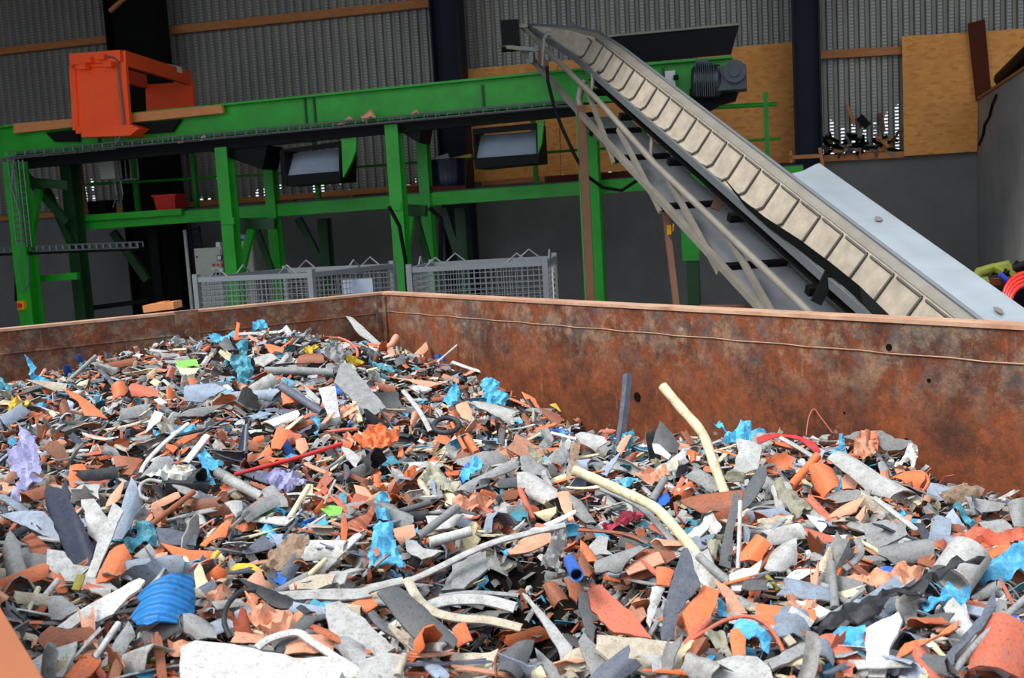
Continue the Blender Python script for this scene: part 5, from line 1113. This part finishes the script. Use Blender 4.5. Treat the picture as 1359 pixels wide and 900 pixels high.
RO = '''
A|12|stick|ob|760,580 1030,370|30|brown flat stick pointing up right of the teal film
A|0|stick|y|1095,770 1160,690|28|ochre yellow stick beside the torn orange strip
A|0|strip|w|745,270 770,220 830,150 900,85 1000,5|22|long thin white curved strip on the left slope
A|0|strip|w|1100,70 985,215|36|white flat stick left of the navy blade
A|0|pipe|g|1150,265 1359,380|55|grey pipe length below the red rod's left end
A|0|hose|gl|860,320 790,310 745,340 745,390 790,415|20|grey ring-like hose below the white torn piece
B|0|stick|w|630,610 500,800|36|white stick below the white torn profile
B|0|stick|gl|310,380 190,520|34|pale stick right of the thick grey pipe shard
B|0|hose|k|1359,435 1280,440 1210,510 1190,600 1225,690|28|black rubber hose arc in the left foreground
B|0|stick|cr|205,420 140,560|28|cream stick beside the thick grey pipe shard
B|0|rod|k|60,540 230,680|13|thin black rod at the lower left
Q|0|rod|r|45,280 210,235 380,190 615,115|23|long bright red rod lying on the heap
Q|0|pipe|o|1275,75 1330,165|42|orange pipe elbow right of the black ring
Q|0|stick|o|1200,10 1270,150|24|orange stick right of the black ring
Q|0|stick|cr|440,340 330,520|30|cream wooden-looking stick above the brown fibre tuft
Q|0|pipe|gl|0,300 190,400|56|light pipe length below the blue film scrap
Q|0|pipe|w|1080,640 1300,580|54|white pipe length left of the salmon leaf shard
Q|0|stick|g|1020,610 1100,550 1230,450|46|grey weathered stick pointing to the large curved shard
Q|0|strip|gl|680,890 840,860 1000,830 1359,660 1600,590 1800,545|36|very long pale strip crossing the centre of the heap
Q|0|stick|w|380,590 530,495|16|thin white stick left of the upright orange shard
Q|0|stick|gl|515,450 580,310|13|thin pale stick above the light green shard
Q|0|strip|op|415,220 560,280|24|peach strip below the red rod's middle
Q|0|stick|cr|380,870 530,730|30|cream flat stick below the brown fibre tuft
Q|0|pipe|gd|880,490 1080,430|34|dark grey tube right of the crumpled blue film
Q|0|pipe|g|900,500 1150,480|20|thin grey tube under the dark grey tube
D|0|rod|ro|360,360 430,520|34|salmon round rod left of the pale bowl shard
D|0|strip|ob|670,570 900,590 1040,640|18|thin brown orange rim strip below the crimson scrap
D|0|strip|w|525,55 660,90|18|narrow white strip left of the bowl shaped pale shard
D|0|stick|g|1060,420 1130,300|40|grey stub left of the brown bowl shard
D|0|strip|gd|480,590 610,535|14|thin dark strip ending the very long pale strip
D|0|strip|g|790,350 1000,450 1180,640|34|long grey slat lying parallel under the cream hose
X|0|stick|w|330,420 325,600 318,780|24|white upright stick beside the tall dark grey blade
X|0|strip|gl|540,80 630,130 720,185|25|pale strip under the red cloth
X|0|strip|gl|1040,400 1270,575|30|long pale slat under the very large half pipe
X|0|stick|k|750,670 850,655 950,640|46|black fuzzy stub above the grey curl
X|0|strip|g|950,620 970,690 920,750 880,780|38|grey curled strip around an orange shard
X|0|hose|o|1140,300 1220,270 1300,270 1330,320 1290,380|18|orange hoop around the orange round pipe shard
X|0|strip|w|580,830 640,790 770,795|20|white thin bracket above the pale bent bracket
X|0|stick|ol|470,820 500,850 530,899|26|olive yellow twisted strip below the grey cracked shell
X|0|stick|o|600,340 740,180|46|orange stick slanting up to the red cloth
X|0|strip|g|350,490 420,450 520,455|13|thin grey hoop left of the rough terracotta lump
G|0|stick|g|200,650 320,590 440,495|18|thin grey stick crossing the black hairy strip
G|0|stick|g|1200,520 960,740 850,880|34|long grey bar ending at the terracotta pipe dome
G|0|strip|ob|900,420 980,370|18|brown strip left of the large blue ragged film
G|0|stick|g|290,370 310,580|42|grey stub left of the pinkish lumpy sheet
Z|0|pipe|ro|520,730 640,590|48|terracotta tube leaning right of the slate blade
Z|0|hose|ro|520,720 620,655 740,590 860,575 940,610 1000,680 1040,760|22|terracotta hose arc in the right foreground
Z|0|strip|g|940,825 1195,730|40|grey slat right of the terracotta hose arc
V|0|hose|ob|235,899 230,800 270,750 340,740|14|brown orange rim around the dark disc shard
P|0|strip|gl|564,806 585,798 612,795 645,796 684,806|17|silvery folded bag edge left of the dark hollow
P|0|strip|be|540,768 554,793 575,811 610,820 650,823 692,833|13|long folded grey sheet edge sweeping below the silvery bag
P|0|strip|g|583,791 620,786 655,787 688,790|6|thin dark fold lying just above the silvery bag edge
I|0|strip|w|160,740 230,690 370,655 450,700 600,800|42|white bent strip like an elbow at the bottom left
I|0|strip|gl|560,490 830,405 940,380|46|pale plank behind the large weathered grey shard
I|0|strip|gd|770,550 830,620 950,690 1100,780|46|dark strip under the rubber-like sheet
I|0|stick|be|950,780 910,890|42|tan stick at the bottom edge
I|0|stick|o|1040,640 1095,700|18|tiny orange stick on the dark rubber-like sheet
I|0|strip|gl|1100,590 1290,720|10|thin pale edge strip right of the dark sheet
J|0|strip|gl|630,95 910,80|22|pale bar lying on top of the heap
J|0|pipe|sl|890,370 1110,510|46|dark slate pipe on the upper slope
J|0|pipe|g|805,290 990,290 1170,300|46|grey pipe under the pot-like shard
T|0|pipe|g|500,400 345,540|22|grey pipe leaning on the left container wall
T|0|strip|gd|520,470 600,560|26|dark bent strip on the far left slope
L|0|pipe|op|790,360 850,350 885,300|36|salmon curved sausage-like piece in the container corner
L|0|hose|ro|580,305 640,330 680,370 680,410|14|thin terracotta hose near the heap's top
L|0|stick|w|1095,435 1200,345|12|thin white stick in front of the far wall
L|0|strip|gl|920,580 1000,680 1060,790|24|pale curved strip right of the dark grey sheet
M|0|strip|w|0,430 110,470 220,495|20|long white sliver along the far container wall
M|0|strip|o|300,620 420,670|14|thin orange strip right of the blue ribbed film
'''
for ln in RO.strip().splitlines():
    z, _, ty, col, pts, w, label = ln.split('|'); ox, oy, s = K[z]; px = zc_(ox, oy, s, pts)
    nm = {'stick': 'plastic_stick', 'strip': 'plastic_strip', 'pipe': 'pipe_length', 'hose': 'hose', 'rod': 'plastic_rod'}[ty]
    ti = 2.6 if ('upright' in label or 'leaning on' in label or 'in front of the far wall' in label) else .7
    rod(nm, {'stick': 'stick', 'strip': 'strip', 'pipe': 'pipe', 'hose': 'hose', 'rod': 'rod'}[ty], col, px, float(w) / s, label, tilt=ti, flat=(ty == 'strip'), lift=(.035 if 'red rod' in label and label.startswith('long bright') else .014) if ti < 1 else -.01)
rod('plastic_rod', 'rod', 'sl', [(833, 497), (829, 540), (822, 592)], 12, 'dark grey square rod standing upright by the far wall', tilt=3.5, n=4)
rod('cream_hose', 'hose', 'cr', [(879, 512), (905, 543), (932, 575), (946, 612), (964, 660)], 13, 'cream stiff hose standing up diagonally above the heap', tilt=2.4, n=14)
rod('cream_hose', 'hose', 'cr', [(762, 624), (790, 636), (825, 652), (866, 672), (888, 692), (927, 738)], 14, 'cream stiff hose lying in a long bend on the heap', tilt=.8, n=14, lift=.02)
rod('grey_hose', 'hose', 'g', [(927, 738), (945, 754), (968, 773)], 12, 'grey hose stub continuing from the lying cream hose', tilt=.8, n=14, lift=.02)
rod('blue_tube', 'tube', 'bb', [(756, 744), (765, 763)], 19, 'short bright blue tube with open end facing out', tilt=-.2, hollow=True, lift=.035)
rod('copper_wire', 'wire', 'ro', [(1070, 578), (1073, 556), (1080, 543), (1090, 555), (1105, 575)], 1.8, 'thin orange wire looping up before the far wall', tilt=3.0, n=6)
def ring_at(name, x, y, rx, t, col, label, sq=.6, lift=.02, tilt=.5):
    p = hit(x, y + rx * .3) + ZU * lift; d = proj(p)[2]; r = rx / F * d; m_ = MB()
    n = nz(ZU + -nz(ray(x, y)) * tilt); m_.ring(p, n, r, t / F * d, 28, 10); HERO.append([(x - rx, y - rx * .6), (x + rx, y - rx * .6), (x + rx, y + rx * .6), (x - rx, y + rx * .6)])
    return single(name, m_, MAT[col], label, 'ring', smooth=60)
ring_at('rubber_ring', 594, 583, 17, 3.6, 'k', 'black rubber ring lying in the middle of the back slope', lift=.05)
ring_at('pipe_ring', 477, 519, 7, 2.0, 'gl', 'small grey ring right of the royal blue sliver')
p = hit(1262, 792) + ZU * .03; dd = proj(p)[2]; m_ = MB(); ax = nz(np.array([.35, .25, .25])); m_.pipe(p - ax * .0, p + ax * .075, 28 / F * dd, 6 / F * dd, 24)
single('pipe_ring', m_, MAT['gl'], 'thick white pipe ring end in the right foreground', 'ring', smooth=40)
HERO.append([(1234, 760), (1290, 755), (1290, 805), (1240, 805)])
p = hit(926, 802) + ZU * .02; m_ = MB()
for i in range(9): q = p + np.array([rng.gauss(0, .009), rng.gauss(0, .006), rng.gauss(.012, .005)]); m_.tube([q, q + np.array([0, 0, .006])], [.009, .005], 7)
single('foam_lump', m_, MAT['h'], 'mouldy looking lump stuck on the lumpy orange panel', 'lump', smooth=60)
bumpz(700, 800, -.36, .15, -.34); bumpz(650, 775, -.36, .10, -.2); bumpz(745, 830, -.36, .10, -.2)     # the dark hollow in the foreground
PUV = uvz(onz(700, 805, ZR - .36))
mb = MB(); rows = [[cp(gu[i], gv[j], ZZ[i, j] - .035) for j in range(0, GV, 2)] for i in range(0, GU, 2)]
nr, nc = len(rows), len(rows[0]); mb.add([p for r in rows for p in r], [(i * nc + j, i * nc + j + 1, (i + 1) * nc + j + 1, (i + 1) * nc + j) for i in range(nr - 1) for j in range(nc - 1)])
single('shredded_plastic_bed', mb, DARKH, 'underlayer of the plastic heap, coloured dark for the shade in its gaps', 'debris', smooth=80, kind='stuff')

# ------------------------------------------------------------------ the countless small broken pieces between them
def piece(kind, r, nl=4, nw=4):
    """unit-length broken piece as (verts, faces): a bent ragged plate with thickness"""
    L = 1.0; Wd = {'s': r.uniform(.25, .6), 't': r.uniform(.07, .16), 'h': r.uniform(.3, .55), 'f': r.uniform(.4, .8)}[kind]
    cur = {'s': r.uniform(.0, .5), 't': r.uniform(0, .3), 'h': r.uniform(.6, 1.1), 'f': r.uniform(-.3, .5)}[kind]
    bend = r.uniform(-.25, .25) * (1.0 if kind in 'tf' else .4); tw = r.uniform(-.5, .5) * (1 if kind != 'h' else .3)
    e0 = [r.uniform(0, .28) for _ in range(nw + 1)]; e1 = [r.uniform(0, .28) for _ in range(nw + 1)]
    s0 = [r.uniform(.7, 1) for _ in range(nl + 1)]; s1 = [r.uniform(.7, 1) for _ in range(nl + 1)]
    if r.random() < .4: s1 = [a * (1 - .7 * i / nl) for i, a in enumerate(s1)]
    top = []
    for i in range(nl + 1):
        for j in range(nw + 1):
            a, b = i / nl, j / nw; x = (-.5 + e0[j] * (1 - a) * .8) * (1 - a) + (.5 - e1[j] * a * .8) * a
            yy = (b - .5) * 2; y = yy * Wd / 2 * (s0[i] if yy < 0 else s1[i]); z = cur * Wd / 2 * (1 - yy * yy) + bend * x * x + tw * x * y
            if kind == 'f': z += r.uniform(-.06, .06)
            top.append((x, y, z))
    th = .022 if kind != 'f' else .01; n = len(top); vs = top + [(x, y, z - th) for x, y, z in top]; fs = []
    c = nw + 1
    for i in range(nl):
        for j in range(nw): q = (i * c + j, (i + 1) * c + j, (i + 1) * c + j + 1, i * c + j + 1); fs += [q, tuple(k + n for k in q[::-1])]
    bd = list(range(c)) + [i * c + nw for i in range(1, nl + 1)] + [nl * c + j for j in range(nw - 1, -1, -1)] + [i * c for i in range(nl - 1, 0, -1)]
    fs += [(bd[(k + 1) % len(bd)], bd[(k + 1) % len(bd)] + n, bd[k] + n, bd[k]) for k in range(len(bd))]
    return vs, fs
R2 = random.Random(11)
HB = [(min(x for x, _ in h), max(x for x, _ in h), min(y for _, y in h), max(y for _, y in h), h) for h in HERO]
PIT = [(592, 752), (640, 735), (705, 728), (752, 770), (775, 800), (782, 850), (740, 862), (700, 850), (660, 830), (600, 812), (585, 780)]
def on_hero(x, y):
    for x0, x1, y0, y1, h in HB:
        if x0 <= x <= x1 and y0 <= y <= y1 and inside(h, x, y): return True
    return False
FK = [  # name, category, noun, colours, piece kinds, share, size range
 ('grey_shard', 'shard', 'grey', ['g', 'gl', 'gb', 'g'], 'sshht', .31, (.05, .15)), ('orange_shard', 'shard', 'orange', ['o', 'op', 'ro', 'o'], 'sshst', .24, (.04, .12)),
 ('dark_shard', 'shard', 'dark grey', ['gd', 'sl', 'k'], 'shst', .15, (.05, .13)), ('white_shard', 'shard', 'off-white', ['w', 'gl', 'cr'], 'stst', .13, (.04, .13)),
 ('brown_shard', 'shard', 'brown', ['ob', 'be', 'ob'], 'ssth', .11, (.04, .11)), ('blue_film_flake', 'film scrap', 'blue', ['b', 'b', 'bt', 'bb'], 'fffs', .045, (.03, .08))]
LIB = {}
for k in FK:
    for c_ in sorted(set(k[3])):
        for kd in sorted(set(k[4])):
            for v_ in range(3):
                vs, fs = piece(kd, R2, 5, 4); mb = MB(); mb.add(vs, fs); LIB.setdefault(k[0], []).append((mkmesh(k[0], mb, MATF[c_], smooth=45), kd))
def place(x, y, near):
    p = hit(x, y); dist = proj(p)[2]; return p, dist
def pose(L, kd, r):
    yaw = r.uniform(0, 2 * math.pi); tilt = abs(r.gauss(0, .85)) if kd != 't' else abs(r.gauss(0, .35)); az = r.uniform(0, 2 * math.pi)
    return Matrix.Rotation(tilt, 3, Vector((math.cos(az), math.sin(az), 0))) @ Matrix.Rotation(yaw, 3, 'Z') @ Matrix.Rotation(r.gauss(0, .35), 3, 'X')
def zone(y): return 'in the foreground of the heap' if y > 720 else ('in the middle of the heap' if y > 580 else 'on the back slope of the heap')
def in_heap(x, y):
    top_ = np.interp(x, [0, 100, 180, 250, 345, 440, 507, 600, 700, 800, 900, 1000, 1100, 1200, 1240, 1359], [510, 478, 462, 452, 440, 446, 460, 480, 528, 570, 586, 582, 577, 592, 632, 660])
    return y > top_ + 3
NSCREEN = {'grey_shard': 285, 'orange_shard': 270, 'dark_shard': 190, 'white_shard': 170, 'brown_shard': 130, 'blue_film_flake': 62}
for nm, cat, noun, cols, kds, share, (s0, s1) in FK:
    n = 0; lab = {}
    while n < NSCREEN[nm]:
        x, y = R2.uniform(-10, 1370), 440 + 470 * R2.random() ** .8
        if not in_heap(min(max(x, 0), 1359), y): continue
        p, dist = place(x, y, 1); me, kd = R2.choice(LIB[nm]); L = R2.uniform(s0, s1) * (1.0 if kd != 't' else 1.5)
        L = max(L, (24 if y < 600 else 18) / F * dist); L = min(L, 95 / F * dist) if kd != 't' else min(L, 150 / F * dist)
        hero = on_hero(x, y); u, v, _ = uvz(p)
        if inside(PIT, x, y): continue
        if hero and R2.random() < .82: continue
        if u < L * .45 or v < L * .45 or v > CW - L * .45: continue
        M3 = pose(L, kd, R2); o = bpy.data.objects.new(nm, me); C.objects.link(o)
        o.matrix_world = Matrix.LocRotScale(Vector(p + ZU * ((-.05 if hero else .004) + R2.uniform(-.012, .02))), M3.to_quaternion(), Vector((L, L, L)))
        zn = zone(y); tag(o, 'small %s broken plastic piece lying loose %s' % (noun, zn), cat, 'small %s pieces %s' % (noun, zn)); n += 1
# the remaining thousands of fragments: one mass
ms = ['g', 'gl', 'gd', 'o', 'op', 'ob', 'w', 'k', 'b', 'be', 'sl', 'ro', 'bt', 'gb', 'cr']; wt = [17, 19, 9, 12, 10, 8, 12, 3, 4, 5, 2, 4, 1, 4, 5]
base = []
for i in range(40):
    kd = R2.choice('sshttf'); vs, fs = piece(kd, R2, 2, 3); base.append((np.array(vs), fs))
V_, F_, MI = [], [], []; nb = 0
def spray(p, L, big=1.0):
    global nb
    vs, fs = R2.choice(base); M3 = np.array(pose(L, 's', R2)); w = (M3 @ (vs * L).T).T + p; V_.append(w); F_.extend([tuple(i + nb for i in f) for f in fs]); MI.extend([R2.choices(range(len(ms)), wt)[0]] * len(fs)); nb += len(vs)
n = 0
while n < 17500:
    if n < 8000:
        u, v = R2.uniform(.03, 6.15), R2.uniform(.03, CW - .05); z = hz(u, v); p = cp(u, v, z + R2.uniform(-.035, .004)); d = proj(p)
        if math.hypot(u - PUV[0], v - PUV[1]) < .17 and R2.random() < .5: n += 1; continue
        if R2.random() < .0: continue
        L = R2.uniform(.02, .075); 
    else:
        x, y = R2.uniform(-5, 1365), 440 + 465 * R2.random() ** .75
        if not in_heap(min(max(x, 0), 1359), y): continue
        if inside(PIT, x, y) and R2.random() < .75: continue
        p = hit(x, y) + ZU * (R2.uniform(-.03, .0) - (.03 if on_hero(x, y) else 0)); d = proj(p); L = R2.uniform(9, 34) / F * d[2]; u, v, _ = uvz(p)
        if u < .02 or v < .02 or v > CW - .02: n += 1; continue
    spray(p, L); n += 1
me = bpy.data.meshes.new('plastic_crumbs'); me.from_pydata(np.concatenate(V_).tolist(), [], F_)
for k in ms: me.materials.append(MAT[k])
me.polygons.foreach_set('material_index', MI)
o = bpy.data.objects.new('plastic_crumbs', me); C.objects.link(o)
tag(o, 'mixed tiny grey, orange and white plastic crumbs between the larger pieces', 'debris', kind='stuff')

# ================================================================== BELOW: the inclined conveyor is built before the heap in p_conv
